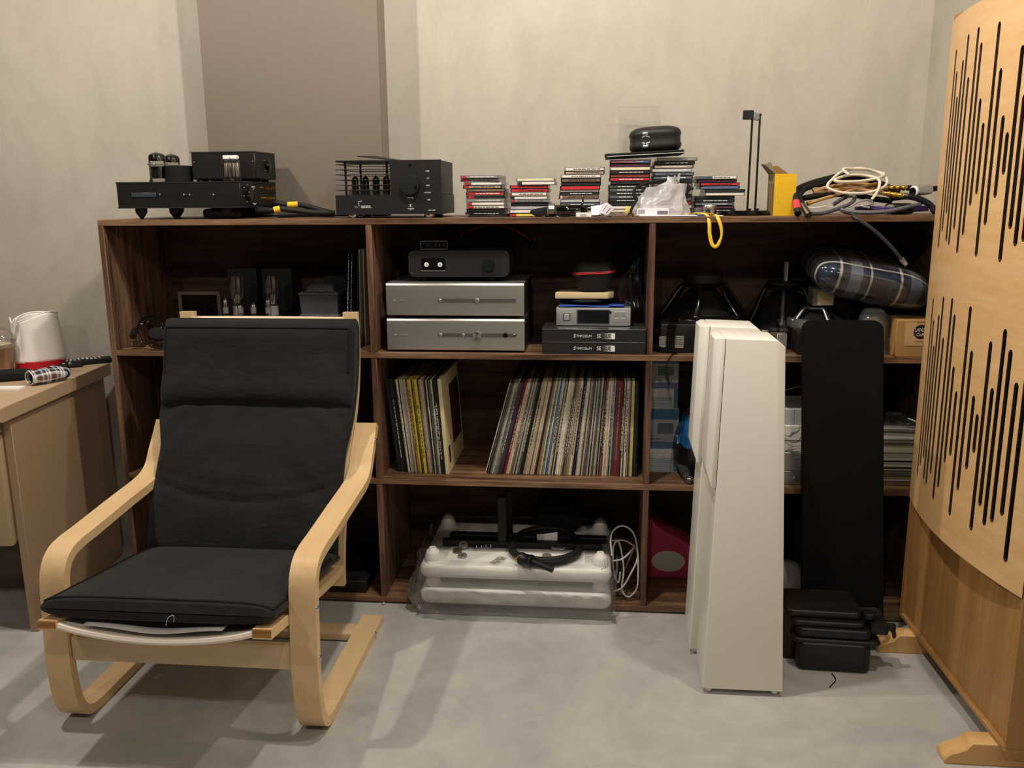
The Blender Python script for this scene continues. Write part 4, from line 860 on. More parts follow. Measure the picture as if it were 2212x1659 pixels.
obj('cord', G().tube([(a.x-.02, .075, ZT+.016), (a.x-.05, .07, ZT+.010), (a.x-.09, .07, ZT+.008)], .0075, 10), BLKR, t)
# ================================================================ upper row, first compartment
t = thing('eyeglasses', 'dark rimmed eyeglasses lying folded at the front of the first compartment', 'eyeglasses', atZ(315, 748, ZS))
def lens(cx, cy, ang, w_, h_):
    R = Matrix.Rotation(ang, 3, 'Z'); c = Vector((cx, cy, ZS+.014)); til = Matrix.Rotation(math.radians(-38), 3, 'X')
    P = [c + R @ (til @ Vector((w_*math.copysign(abs(math.cos(a))**.7, math.cos(a)), h_*math.copysign(abs(math.sin(a))**.7, math.sin(a)), 0))) for a in [i*math.pi/12 for i in range(24)]]
    l = obj('lens', G().grid(lambda u, v: P[round(u*24) % 24].lerp(c, v), 25, 3), thin('lens_glass', (.6, .6, .62), .05, .25, .05), t)
    obj('rim', G().tube(P, .0012, 6, True, 1), BLKG, t); return P
q1 = atZ(296, 747, ZS+.01); q2 = atZ(337, 750, ZS+.01)
A = lens(q1.x, q1.y+.005, .12, .024, .018); B = lens(q2.x+.002, q2.y, -.05, .024, .018)
obj('bridge', G().tube([A[0], (A[0]+B[12])/2+Vector((0, .004, .006)), B[12]], .0015, 6), BLKG, t)
for s, P in ((0, A), (1, B)): obj('temple_arm', G().tube([P[6]+Vector((0, .01, .0)), P[6]+Vector((.03-.06*s, .03, .008)), P[6]+Vector((.07-.12*s, .045, -.004))], .0016, 6), BLKG, t)
q = atZ(345, 735, ZS); q = Vector((q.x, .13, ZS))
t = thing('headphones', 'black headphones with a coiled lead resting in the first compartment', 'headphones', q)
def arc(r, h, y0, tilt, n=9): return [q + Vector((r*math.cos(math.pi*i/(n-1)), y0+.02*math.sin(math.pi*i/(n-1)), h+tilt*math.sin(math.pi*i/(n-1)))) for i in range(n)]
for k, (r, h, y0, tl) in enumerate(((.052, .03, 0, .045), (.050, .035, .012, .055), (.046, .028, -.01, .038))): obj('headband', G().tube(arc(r, h, y0, tl), .0034, 8), BLKG, t)
for s in (-1, 1):
    obj('ear_cup', G().lathe(((0, 0), (.026, 0), (.030, .006), (.030, .014), (.022, .022), (0, .022)), q+Vector((s*.045-.01, -.01, .026)), 24, (s*.4, -.4, .9)), BLKR, t)
    obj('yoke_pin', G().lathe(((0, 0), (.004, 0), (.004, .004), (0, .005)), q+Vector((s*.012+.004, -.02, .072+.004*s)), 10, (0, -1, .3)), CHROME, t)
fx = rect(386, 630, 477, 700, .33)
t = thing('picture_frame', 'small pale framed black panel leaning at the back of the first compartment', 'picture frame', ((fx[0]+fx[1])/2, .34, ZS))
fb = .012; FR = mat('7d6f60', .5, 0, .4, .05, 60)
obj('backing', G().box(fx[0]+fb, fx[1]-fb, .336, .342, ZS+fb, fx[3]-fb), BLKG, t)
for a in ((fx[0], fx[0]+fb, ZS, fx[3]), (fx[1]-fb, fx[1], ZS, fx[3])): obj('frame_bar', G().box(a[0], a[1], .330, .344, a[2], a[3], .001, 1), FR, t)
for z in (ZS, fx[3]-fb): obj('frame_bar', G().box(fx[0]+fb, fx[1]-fb, .330, .344, z, z+fb, .001, 1), FR, t)
# valve amplifier hidden up to its deck by the armchair
zt = atY(690, 680, .14).z - .004
t = thing('valve_amplifier', 'valve amplifier with two big shouldered bulbs and a grey transformer behind the armchair', 'amplifier', (-.36, .2, ZS))
ax0, ax1 = atY(478, 680, .1).x-.02, atY(745, 680, .1).x
obj('chassis', G().box(ax0, ax1, .05, .37, ZS+.012, zt, .002, 1), mat('26272a', .5, .3), t)
for x in (ax0+.03, ax1-.03):
    for y in (.08, .34): obj('foot', G().cyl((x, y, ZS+.0005), (x, y, ZS+.0125), .014), BLKR, t)
TB = mat('26282b', .45, .2, .4)
for x0, x1, y0 in ((493, 556, 580), (567, 632, 580)):
    r = rect(x0, y0, x1, 676, .26); obj('transformer_cover', G().box(r[0], r[1], .26, .35, zt, r[3], .002, 1), TB, t)
for (px, pyb, pyt, bs) in ((514, 660, 588, ('b9a79b', 'pale pink tube base')), (590, 662, 588, ('b8b6b4', 'pale grey tube base'))):
    c = atY(px, 660, .16); zb = c.z; top = atY(px, pyt, .16).z
    bottle_tube(t, c.x, .16, zb, .024, top-zb, 2, (.017, zb-zt, bs[0], bs[1]))
for px, pyt, pyb in ((488, 640, 674), (519, 655, 676), (548, 652, 678), (580, 640, 676)):
    c = atY(px, 675, .11); top = atY(px, pyt, .11).z
    tb = bottle_tube(t, c.x, .11, zt+.001, .0085, top-zt, 1); obj('print_band', G().lathe(((.0088, .012), (.0088, .032)), (c.x, .11, zt), 18, close=False), mat('6c6c70', .5), tb)
r = rect(647, 632, 730, 676, .12)
TG = mat('55565a', .5, .35, .5, .05, 120)
tr = obj('output_transformer', G().hull([Vector((x, y, z)) for z, k in ((zt+.004, .004), (r[3]-.008, 0)) for x in (r[0]+k, r[1]-k) for y in (.12+k, .22-k)]), TG, t)
obj('flange', G().box(r[0]-.003, r[1]+.003, .117, .223, r[3]-.008, r[3], .001, 1), mat('6a6b70', .4, .5), tr)
obj('flange', G().box(r[0]-.002, r[1]+.002, .118, .222, zt+.001, zt+.007, .001, 1), mat('6a6b70', .4, .5), tr)
obj('bell_end', G().hull([Vector((x, y, z)) for z, k in ((r[3], .014), (r[3]+.022, .024), (r[3]+.026, .032)) for x in (r[0]+k, r[1]-k) for y in (.12+k, .22-k)], .002, 1), TG, tr)
for x in (r[0]+.008, r[1]-.008): obj('bolt', G().lathe(((0, 0), (.004, 0), (.004, .002), (.002, .004), (0, .004)), (x, .124, r[3]), 10), CHROME, tr)
r2 = rect(700, 596, 748, 640, .30); obj('rear_cover', G().box(r2[0], r2[1], .30, .37, zt, r2[3], .002, 1), TB, t)

# ---------------- record sleeves: helper
def sleeve_box(name, lab, cat, grp, x, y, z, th, ang, col, h=.315, d=.315, pivot_right=False, pr=None, wear=.10):
    g = G(); a, b = (-th, 0) if pivot_right else (0, th)
    g.box(a, b, 0, d, 0, h, .0005, 1)
    o = obj(name, g, mat(col, .6, 0, .35, wear, 55)); o.location = (x, y, z); o.rotation_euler = (0, ang, 0)
    o['label'] = lab; o['category'] = cat; o['group'] = grp; ROOT[o.name] = Matrix()
    if pr:
        rr = random.Random(int(x*1e5)); g = G(); zz = h*(.15+.2*rr.random()); e = h*(.7+.25*rr.random())
        while zz < e: l = .004+rr.random()*.012; g.box((a+b)/2-min(th*.25, .0012), (a+b)/2+min(th*.25, .0012), -.0004, .0006, zz, min(zz+l, e)); zz += l+.002+rr.random()*.003
        s = obj('spine_print', g, mat(pr, .6)); s.parent = o; ROOT[s.name] = Matrix()
    return o
# five thin sleeves standing at the end of the first compartment
for i, (px, c, an, nm, hh) in enumerate(((752, '2b3336', .085, 'charcoal', .30), (757, '1d3a46', .085, 'dark teal', .295), (768, '15171a', .05, 'black', .30), (772, 'c9c0b0', .035, 'cream', .31), (781, 'b5aca0', .02, 'pale grey', .31))):
    b = atY(px+(0 if i > 1 else -4), 700, .14)
    sleeve_box('record_sleeve', f'tall thin {nm} sleeve standing against the divider behind the armchair', 'record', 'sleeves beside the valve amplifier', min(b.x+.012, -.0125-.004*(4-i)), .10+.01*i, ZS+.0004, .0032, an*.8, c, hh, pivot_right=True, pr='c8c8c8' if i in (0, 1) else None)

# ================================================================ upper row, middle compartment
def preamp(name, label, px, knobs):
    r = rect(*px, .016); X0, X1, Z0, Z1 = r
    t = thing(name, label, 'amplifier', ((X0+X1)/2, .16, Z0))
    pr = [(.016, Z0+.004), (.019, Z0), (.035, Z0), (.30, Z0), (.30, Z1), (.028, Z1), (.021, Z1-.002), (.017, Z1-.008)]
    obj('wrap_case', G().prism([(y, z) for y, z in pr], 0, X0, X1, .0012, 2), ALU, t)
    obj('inner_box', G().box(X0+.003, X1-.003, .295, .33, Z0+.002, Z1-.002), BLKM, t)
    for x in (X0, X1): obj('end_plate', G().box(x-.0007, x+.0007, .024, .299, Z0+.0015, Z1-.0015), BLKM, t, label='black end plate')
    sx0, sx1 = X0+(X1-X0)*knobs['slot'][0], X0+(X1-X0)*knobs['slot'][1]; zc = Z0+(Z1-Z0)*knobs['z']; sh = .0055
    n = 10; pl = [(sx1+sh*math.cos(a)-sh, zc+sh*math.sin(a)) for a in [-math.pi/2+math.pi*k/n for k in range(n+1)]] + [(sx0+sh*math.cos(a)+sh, zc+sh*math.sin(a)) for a in [math.pi/2+math.pi*k/n for k in range(n+1)]]
    obj('groove', G().prism(pl, 1, .0152, .020), mat('5d5b58', .5, .5), t, label='dark grey recessed slot')
    def disc(nm, fx, rr, dep, m): x = X0+(X1-X0)*fx; return obj(nm, G().lathe(((0, 0), (rr, 0), (rr, dep-.001), (rr-.001, dep), (0, dep)), (x, .0155, zc), 32, (0, -1, 0)), m, t)
    for nm, fx, rr, dep, m in knobs['d']: disc(nm, fx, rr, dep, m)
    lx = X0+(X1-X0)*.062
    obj('logo_mark', G().box(lx-.004, lx+.004, .0150, .0156, zc-.003, zc+.003), mat('8a8783', .6), t)
    text('lettering', 'STEREO PREAMP' if 0 else 'schiit audio', .0062, (lx+.012, .0150, zc), mat('97938e', .6), t, align='LEFT')
    return t, r
SPUN = NT('spun_alu'); tc = SPUN.coord(); sp = SPUN.n('ShaderNodeSeparateXYZ'); SPUN.l(tc, sp.inputs[0])
SPUN.set(col=lin('d0cecb'), metal=1, rough=.25); SPUN.b.inputs['Anisotropic'].default_value = .9
tg = SPUN.n('ShaderNodeTangent', direction_type='RADIAL', axis='Y'); SPUN.l(tg.outputs[0], SPUN.b.inputs['Tangent']); SPUN = SPUN.m
t, rlo = preamp('silver_amplifier', 'lower silver amplifier of the pair with a big spun metal knob', (836, 688, 1133, 757), dict(slot=(.375, .945), z=.485, d=(('button', .395, .0052, .003, ALU), ('button', .56, .0052, .003, ALU), ('volume_knob', .662, .0135, .016, SPUN), ('headphone_jack', .863, .0075, .002, BLKG), ('headphone_jack', .925, .0045, .002, STEEL), ('jack_hole', .925, .0025, .0024, BLKG))))
for x in (rlo[0]+.03, rlo[1]-.03):
    for y in (.05, .26): obj('foot', G().cyl((x, y, ZS+.0004), (x, y, rlo[2]+.001), .010), BLKR, t)
t, rup = preamp('silver_amplifier', 'upper silver amplifier of the pair with a small round button', (834, 611, 1132, 682), dict(slot=(.375, .945), z=.465, d=(('button', .395, .0052, .003, ALU), ('selector_ring', .664, .0078, .0012, CHROME), ('selector_button', .664, .0065, .0035, ALU))))
for x in (rup[0]+.03, rup[1]-.03):
    for y in (.05, .26): obj('foot', G().cyl((x, y, rlo[3]+.0004), (x, y, rup[2]+.001), .010), BLKR, t)
# black round-ended amplifier with two white sockets
r = rect(882, 541, 1100, 598, .05); X0, X1, Z0, Z1 = r; rc = (Z1-Z0)*.22; zb = rup[3]
t = thing('black_amplifier', 'matt black amplifier with two white round sockets stacked on the silver pair', 'amplifier', ((X0+X1)/2, .15, zb))
def rrect(x0, x1, z0, z1, r, n=6):
    out = []
    for cx, cz, a0 in ((x1-r, z0+r, -math.pi/2), (x1-r, z1-r, 0), (x0+r, z1-r, math.pi/2), (x0+r, z0+r, math.pi)):
        out += [(cx+r*math.cos(a0+math.pi/2*k/n), cz+r*math.sin(a0+math.pi/2*k/n)) for k in range(n+1)]
    return out
obj('housing', G().prism(rrect(X0, X1, Z0, Z1, rc), 1, .056, .27), BLKM, t)
fc = obj('front_plate', G().prism(rrect(X0, X1, Z0, Z1, rc), 1, .050, .056, .0008, 1), mat('1b1c1c', .5, .1), t)
for x in (X0+.045, X1-.06):
    for y in (.08, .24): obj('foot', G().cyl((x, y, zb+.0003), (x, y, Z0+.001), .011), BLKR, t)
z9 = lambda x, y: (820+x/5.53, 480+y/5.53)
a = atY(*z9(498, 430), .05); b = atY(*z9(785, 580), .05)
obj('socket_plate', G().prism(rrect(a.x, b.x, b.z, a.z, .004), 1, .0488, .0505), BLKG, fc)
obj('plate_edge', G().tube([(a.x+.003, .0484, b.z+.001), (a.x+.006, .0484, b.z-.0002), (b.x-.006, .0484, b.z-.0002), (b.x-.003, .0484, b.z+.001)], .0007, 6), STEEL, fc)
for x in (560, 722):
    q = atY(*z9(x, 508), .0485); rr_ = .0072
    s = obj('xlr_socket', G().lathe(((0, 0), (rr_, 0), (rr_, .0012), (rr_*.9, .0018), (0, .0018)), (q.x, .0488, q.z), 26, (0, -1, 0)), mat('e9e6dd', .5), fc, label='white four pin socket')
    for dx, dz in ((-.0032, .0005), (.0, .0005), (.0032, .0005), (-.0018, -.0028), (.0018, -.0028), (0, .0045)): obj('pin_hole', G().lathe(((0, 0), (.0009, 0), (.0009, .0004), (0, .0004)), (q.x+dx, .0470, q.z+dz), 8, (0, -1, 0)), BLKG, s) if False else None
    g = G()
    for dx, dz in ((-.0032, .0005), (.0, .0005), (.0032, .0005), (-.0018, -.0028), (.0018, -.0028), (0, .0047)): g.lathe(((0, 0), (.0009, 0), (.0009, .0004), (0, .0004)), (q.x+dx, .0470, q.z+dz), 8, (0, -1, 0))
    s2 = obj('pin_holes', g, BLKG, fc)
q = atY(*z9(1300, 510), .05); obj('volume_knob', G().lathe(((0, 0), (.0185, 0), (.0185, .010), (.017, .012), (0, .012)), (q.x, .050, q.z), 36, (0, -1, 0)), mat('181919', .35, .2), fc)
for x, y in ((385, 355), (1508, 348), (388, 612), (1512, 622)): q = atY(*z9(x, y), .05); obj('screw', G().lathe(((0, 0), (.0022, 0), (.0015, .0012), (0, .0012)), (q.x, .05, q.z), 10, (0, -1, 0)), STEEL, fc)
ztop = Z1
# little interface box with silver bezel
r = rect(908, 519, 967, 538, .09)
t = thing('interface_box', 'tiny black interface box with a silver bezel on top of the black amplifier', 'box', ((r[0]+r[1])/2, .12, ztop))
z_ = ztop+.0003; h_ = r[3]-r[2]
obj('case', G().box(r[0]+.001, r[1]-.001, .094, .17, z_, z_+h_, .001, 1), BLKG, t)
g = G()
for a in ((r[0], r[1], z_, z_+.0022), (r[0], r[1], z_+h_-.0022, z_+h_), (r[0], r[0]+.0022, z_, z_+h_), (r[1]-.0022, r[1], z_, z_+h_)): g.box(a[0], a[1], .090, .095, a[2], a[3])
obj('bezel', g, STEEL, t)
for k in range(4): obj('bezel_screw', G().lathe(((0, 0), (.0014, 0), (.001, .0006), (0, .0006)), (r[0]+.002 if k % 2 else r[1]-.002, .090, z_+.002 if k < 2 else z_+h_-.002), 8, (0, -1, 0)), CHROME, t)
for k, f_ in enumerate((.27, .55, .68, .84)): obj('socket', G().box(r[0]+(r[1]-r[0])*f_-.002, r[0]+(r[1]-r[0])*f_+.0025, .0930, .0945, z_+h_*.40, z_+h_*.62), mat('4a4a4c', .4, .4), t)
# curved red-trimmed carrying case behind
P = [atY(x, y, .27) for x, y in ((977, 527), (985, 516), (1003, 503), (1030, 492), (1058, 487), (1085, 489), (1110, 498), (1130, 509), (1145, 521))]
zl = ztop+.0005; t = thing('carrying_case', 'low black zip case with a red piped edge at the back of the middle compartment', 'case', (P[4].x, .30, zl))
PP = smooth(P, 4, False)
def cc(u, v):
    p = PP[round(u*(len(PP)-1))]; a = math.pi*v
    return Vector((p.x, .27+.07*(1-math.cos(a))-.0*v, zl+(p.z-zl)*(1-abs(math.cos(a))**2.2)*1.0 if v > .5 else zl+(p.z-zl)*min(1, math.sin(a)**.5)))
obj('shell', G().grid(cc, len(PP), 14), mat('121212', .7, 0, .3), t)
obj('red_piping', G().tube([p+Vector((0, .045, .001)) for p in P] if False else [p+Vector((0, .02, .0005)) for p in P], .0026, 8), mat('a81f26', .5), t)
obj('base', G().box(P[0].x, P[-1].x, .272, .40, zl, zl+.002), BLKR, t)
# platform boxes
z8 = lambda x, y: (1150+x/6.3815, 520+y/6.3815)
Xa, Xb = atY(*z8(133, 1300), .008).x, min(atY(*z8(1567, 1300), .008).x, .8405)
zA = atY(*z8(850, 1560), .008).z; zB = atY(*z8(850, 1398), .008).z; zC = atY(*z8(850, 1222), .008).z
def segue(label, z0, z1):
    t = thing('isolation_platform', label, 'platform', ((Xa+Xb)/2, .12, z0))
    obj('core', G().box(Xa, Xb, .010, .235, z0+.0002, z1-.002, .0008, 1), mat('191a1b', .5), t)
    obj('top_sheet', G().box(Xa-.0005, Xb+.0002, .0085, .236, z1-.002, z1, .0008, 2), mat('8a8b8c', .25, .9), t)
    q = atY(*z8(710, 1305), .01); zc = z0+(z1-z0)*.47
    a = atY(*z8(565, 1300), .01).x; text('lettering', 'S', .0150, (a, .0096, zc), INK, t, align='LEFT', bold=.0002, shear=.15)
    text('lettering', 'YMPOSIUM', .0112, (a+.0085, .0096, zc-.0008), INK, t, align='LEFT', sx=.86)
    b = atY(*z8(890, 1300), .01).x; text('lettering', 'SE', .0165, (b, .0096, zc), INK, t, align='LEFT', sx=.82, bold=.0002)
    c0, c1 = atY(*z8(958, 1300), .01).x, atY(*z8(1140, 1300), .01).x
    gm = NT('fade_plate'); v = gm.coord(); s_ = gm.n('ShaderNodeSeparateXYZ'); gm.l(v, s_.inputs[0])
    off = (Xa+Xb)/2; gm.set(col=gm.ramp(gm.math('MULTIPLY', gm.math('ADD', s_.outputs[0], off-c0), 1/(c1-c0)), ((0, lin('191a1b')), (.35, lin('8a8a88')), (.75, lin('e6e4e0')))), rough=.5)
    obj('fade_plate', G().box(c0, c1, .0094, .0099, zc-.0090, zc+.0090), gm.m, t)
    text('lettering', 'GUE', .0165, (c0+.002, .0090, zc), mat('1d1d1d', .5), t, align='LEFT', sx=.82, bold=.0002)
    return t
segue('lower black isolation platform with white lettering lying on the shelf', ZS, zB); segue('upper black isolation platform with white lettering under the silver player', zB, zC)
# silver player with screen
d = rect(*z8(330, 925), *z8(1355, 1170), .07); X0, X1, Z0, Z1 = d
t = thing('silver_player', 'small silver audio player with a dark screen and four square keys', 'player', ((X0+X1)/2, .13, zC))
obj('housing', G().box(X0, X1, .07, .20, Z0, Z1, .0012, 2), mat('c6c8c9', .4, .75, .5), t)
for x in (X0+.02, X1-.02):
    for y in (.085, .185): obj('foot', G().cyl((x, y, zC+.0003), (x, y, Z0+.001), .006), BLKR, t)
def rr3(nm, x0, y0, x1, y1, dep, m, rad=.003):
    q = rect(*z8(x0, y0), *z8(x1, y1), .07); return obj(nm, G().prism(rrect(q[0], q[1], q[2], q[3], rad), 1, .07-dep, .0705, .0005, 1), m, t)
rr3('screen_bezel', 610, 945, 1068, 1155, .0012, mat('8d8f90', .3, .8)); rr3('screen', 625, 960, 1055, 1140, .0018, mat('17191a', .12, 0, .6), .002)
rr3('power_ring', 420, 1000, 525, 1108, .0010, mat('77797b', .35, .8), .004); rr3('power_button', 435, 1014, 512, 1092, .0022, mat('cfd1d2', .35, .7), .003)
for x in (1132, 1214):
    for y in (980, 1065): rr3('square_key', x, y, x+68, y+62, .0016, mat('c2c4c5', .35, .7), .001)
rr3('black_tab', 1062, 970, 1090, 1006, .0020, BLKG, .0005)
# cloth, black disc, wood block, hard case
zt_ = Z1
CL = mat('3d54a8', .9, 0, .2, .1, 80, .4, 600)
a, b = atY(*z8(365, 905), .08).x, atY(*z8(1272, 905), .08).x
single('blue_cloth', G().grid(lambda u, v: Vector((a+(b-a)*u, .072+.11*v, zt_+.0008+.0042*(.6+.4*math.sin(5*u+2*v))+.004*(u > .78)*(1-v))), 24, 10), CL, 'folded blue microfibre cloth lying on the silver player', 'cloth', solid=.003)
q = rect(*z8(155, 690), *z8(1345, 850), .13); zd = zt_+.008
single('black_disc', G().lathe(((0, 0), (.05, 0), (.085, .004), (.0935, .010), (.090, .016), (.05, .019), (0, .019)), ((q[0]+q[1])/2, .168, zd), 40, sx=1.0, sy=.98), BLKR, 'flat round black disc lying between the blue cloth and the wooden block', 'disc')
q = rect(*z8(315, 755), *z8(1060, 845), .085)
t = thing('wood_block', 'pale wooden block with clipped corners under the red zipped hard case', 'block', ((q[0]+q[1])/2, .12, zd+.017))
zw = zd+.0185
obj('block', G().prism([(q[0], .083), (q[1]-.004, .083), (q[1]+.014, .115), (q[1]+.014, .17), (q[0]+.016, .17), (q[0]+.002, .10)], 2, zw, zw+.019, .0015, 2), wood('maple_block', 'dccba4', 'cdb88c', 0, 14, 12, .5, (.3, .75), .02, .05), t)
q = rect(*z8(545, 320), *z8(1138, 755), .075); cx = (q[0]+q[1])/2; zq = zw+.0195; hh = q[3]-q[2]; rx = (q[1]-q[0])/2
t = thing('hard_case', 'small black hard case with a bright red zip on the wooden block', 'case', (cx, .125, zq))
def hc(u, v):
    a = 2*math.pi*u; s = lambda w_: math.copysign(abs(w_)**.55, w_); k = (.70+.30*min(1, v/.62)**.8) if v < .62 else (1-.25*((v-.62)/.38)**2.2)
    if v < .06: k *= .55+.45*math.sqrt(v/.06)
    if v > .9: k *= math.sqrt(max(0, 1-((v-.9)/.1)**2))*.35+.65 if v < 1 else .6
    return Vector((cx+rx*k*s(math.cos(a)), .128+.055*k*s(math.sin(a)), zq+hh*v+.006*math.cos(a)*(.5+.5*v)*0+.0045*math.cos(a)*math.exp(-((v-.6)/.2)**2)))
sh = G().grid(hc, 48, 24, cu=True); sh.hull([hc(i/24, 1.0) for i in range(24)]+[hc(i/24, .985)*1 for i in range(24)])
obj('shell', sh, mat('171717', .7, 0, .35, .08, 60, .15, 600), t)
for dv in (.0, .045): obj('zip', G().tube([hc(i/40, .60+dv)+Vector((0, 0, 0)) + (hc(i/40, .6+dv)-Vector((cx, .128, hc(i/40, .6+dv).z)))*.012 for i in range(40)], .0019, 6, True, 2), mat('c8232c', .45), t, label='bright red zip edge')
# film-wrapped records leaning on the divider
for k in range(3):
    o = sleeve_box('wrapped_record', f'{("first", "second", "third")[k]} film wrapped dark record standing beside the isolation platforms', 'record', 'film wrapped records in the middle compartment', .812+.009*k, .245+.002*k, ZS+.0004, .0045, -.02+.008*k, '15171a', .305, .155)
t = thing('loose_film', 'crumpled clear film around the wrapped records in the middle compartment', 'film', (.80, .26, ZS))
obj('film', G().grid(lambda u, v: Vector((.758+.078*u+.01*math.sin(6*v), .238-.012*math.sin(3*u)+.012*mnoise.noise(Vector((u*4, v*6, 1))), ZS+.004+(.285-.09*(1-u))*v)), 20, 24), POLYD, t, ang=20)
# ================================================================ upper row, last compartment
zA_ = lambda x, y: (1400+x/6.1444, 540+y/6.1444)
# black power bricks with wound leads
b0 = atZ(1432, 752, ZS); b1 = atZ(1505, 758, ZS)
t = thing('power_brick', 'black power brick with grey rating labels and leads wound round it', 'power adapter', ((b0.x+b1.x)/2, .08, ZS))
X0, X1 = atY(1421, 735, .05).x, atY(1508, 735, .05).x; Z1 = atY(1460, 698, .05).z
obj('brick', G().box(X0+.006, X1+.012, .04, .145, ZS+.0006, Z1, .006, 2), mat('141516', .4, 0, .5), t)
for a in ((1424, 727, 1443, 750), (1453, 726, 1477, 752)):
    q = rect(a[0], a[1], a[2], a[3], .039); lb = obj('rating_label', G().box(q[0], q[1], .0386, .0404, q[2], q[3], .0005, 1), mat('8f8d88', .6), t)
    g = G(); rr = random.Random(a[0])
    for r_ in range(5):
        x = q[0]+.003
        while x < q[1]-.004: l = .0015+rr.random()*.004; g.box(x, min(x+l, q[1]-.002), .0383, .0387, q[3]-.005-r_*.0052, q[3]-.0030-r_*.0052); x += l+.0015
    obj('print_marks', g, DKINK, lb)
for k in range(5): x = X0+.030+.0055*k; obj('wound_lead', G().tube([(x-.004, .036, ZS+.004), (x-.003, .0345, Z1-.02), (x+.002, .040, Z1+.002), (x+.010, .09, Z1+.004), (x+.012, .14, Z1)], .0026, 7), BLKG, t)
single('power_brick', G().box(X0-.002, X1-.02, .16, .25, ZS+.0005, ZS+.055, .006, 2), BLK, 'second plain black power brick behind the labelled one', 'power adapter')
P = TP([(1405, 748, .03), (1412, 745, .035), (1425, 749, .034), (1440, 756, .03), (1458, 758, .028), (1463, 762, .02)]); P = [Vector((p.x, p.y, max(p.z, ZS+.003))) for p in P]
single('thin_lead', G().tube(P+[atY(1450, 768, -.004), atY(1443, 782, -.006), atY(1438, 798, -.006)], .0022, 7).tube([atY(1438, 797, -.006), atY(1440, 812, -.006), atY(1443, 823, -.006)], .0045, 10, sub=3).tube([atY(1443, 823, -.006), atY(1445, 832, -.006)], .0022, 8, sub=3), BLKG, 'thin black lead with a jack plug hanging below the power brick', 'lead')
single('black_carton', G().box(.885, 1.10, .16 if 0 else .262, .395, ZS+.0004, atY(1500, 688, .30).z-.002, .002, 1), BLKR, 'plain black carton under the big speaker driver', 'box')
# big driver lying on its face: basket, spider legs, magnet
def driver(name, label, cx, cy, zb, R, H, m, mm, mr, mh, legs=6, rim=.022, chrome=None):
    t = thing(name, label, 'speaker driver', (cx, cy, zb))
    obj('rim', G().lathe(((R*.82, 0), (R, .0), (R*1.005, rim*.35), (R*.99, rim*.5), (R*.985, rim*.8), (R*.93, rim), (R*.84, rim*1.05), (R*.80, rim*.6)), (cx, cy, zb), 48, close=False), m, t)
    obj('cone', G().lathe(((R*.84, rim*.6), (R*.5, H*.45), (mr*.6, H*.75)), (cx, cy, zb), 36, close=False), BLKR, t)
    for k in range(legs):
        a = 2*math.pi*(k+.25)/legs; d = Vector((math.cos(a), math.sin(a), 0)); n = Vector((-math.sin(a), math.cos(a), 0)); c = Vector((cx, cy, zb))
        pts = [c+d*(R*.97)+Vector((0, 0, rim*.8)), c+d*(R*.80)+Vector((0, 0, H*.34)), c+d*(mr*1.25)+Vector((0, 0, H*.78)), c+d*(mr*.9)+Vector((0, 0, H*.86))]
        def leg(u, v, pts=pts, n=n): S_ = smooth(pts, 5, False); p = S_[round(u*(len(S_)-1))]; return p+n*(R*.20*(1-.45*u))*(v-.5)
        obj('basket_leg', G().grid(leg, 16, 3), m, t, solid=.008)
    obj('basket_top', G().lathe(((0, H*.80), (mr*1.08, H*.80), (mr*1.15, H*.84), (mr*1.05, H*.88), (0, H*.88)), (cx, cy, zb), 36), m, t)
    obj('magnet', G().lathe(((0, H*.88), (mr*.98, H*.88), (mr, H*.89), (mr, H*.88+mh*.9), (mr*.96, H*.88+mh), (mr*.55, H*.88+mh), (mr*.5, H*.88+mh*1.15), (0, H*.88+mh*1.15)), (cx, cy, zb), 40), mm, t)
    if chrome: obj('chrome_vent', G().lathe(((0, H*.88+mh), (chrome[0], H*.88+mh), (chrome[0], H*.88+mh+chrome[1]), (chrome[0]*.9, H*.88+mh+chrome[1]+.001), (0, H*.88+mh+chrome[1])), (cx, cy, zb), 28), CHROME, t)
    return t
BG = mat('0e0e0e', .18, 0, .6)
q = rect(1416, 577, 1622, 688, .24)
driver('bass_driver', 'large glossy black speaker driver resting face down in the last compartment', (q[0]+q[1])/2, .245, q[2], min((q[1]-q[0])/2, .162), (q[3]-q[2])*.80/1.0, BG, BLKM, .062, .028)
zc_ = atY(1490, 700, .25).z
q2 = rect(1622, 607, 1790, 688, .255)
c = atY(1697, 640, .255)
zbase = q2[2]-.03
driver('bass_driver', 'second black speaker driver with a chrome vent behind the slim white speakers', c.x, .265, zbase, .128, q2[3]-zbase+.005, mat('121212', .4, 0, .5), BLKM, .06, .012, chrome=(.0145, atY(1697, 556, .265).z-q2[3]-.012))
single('black_carton', G().box(c.x-.10, c.x+.11, .16, .37, ZS+.0004, zbase-.0006, .002, 1), BLKR, 'plain black carton under the chrome vented driver', 'box')
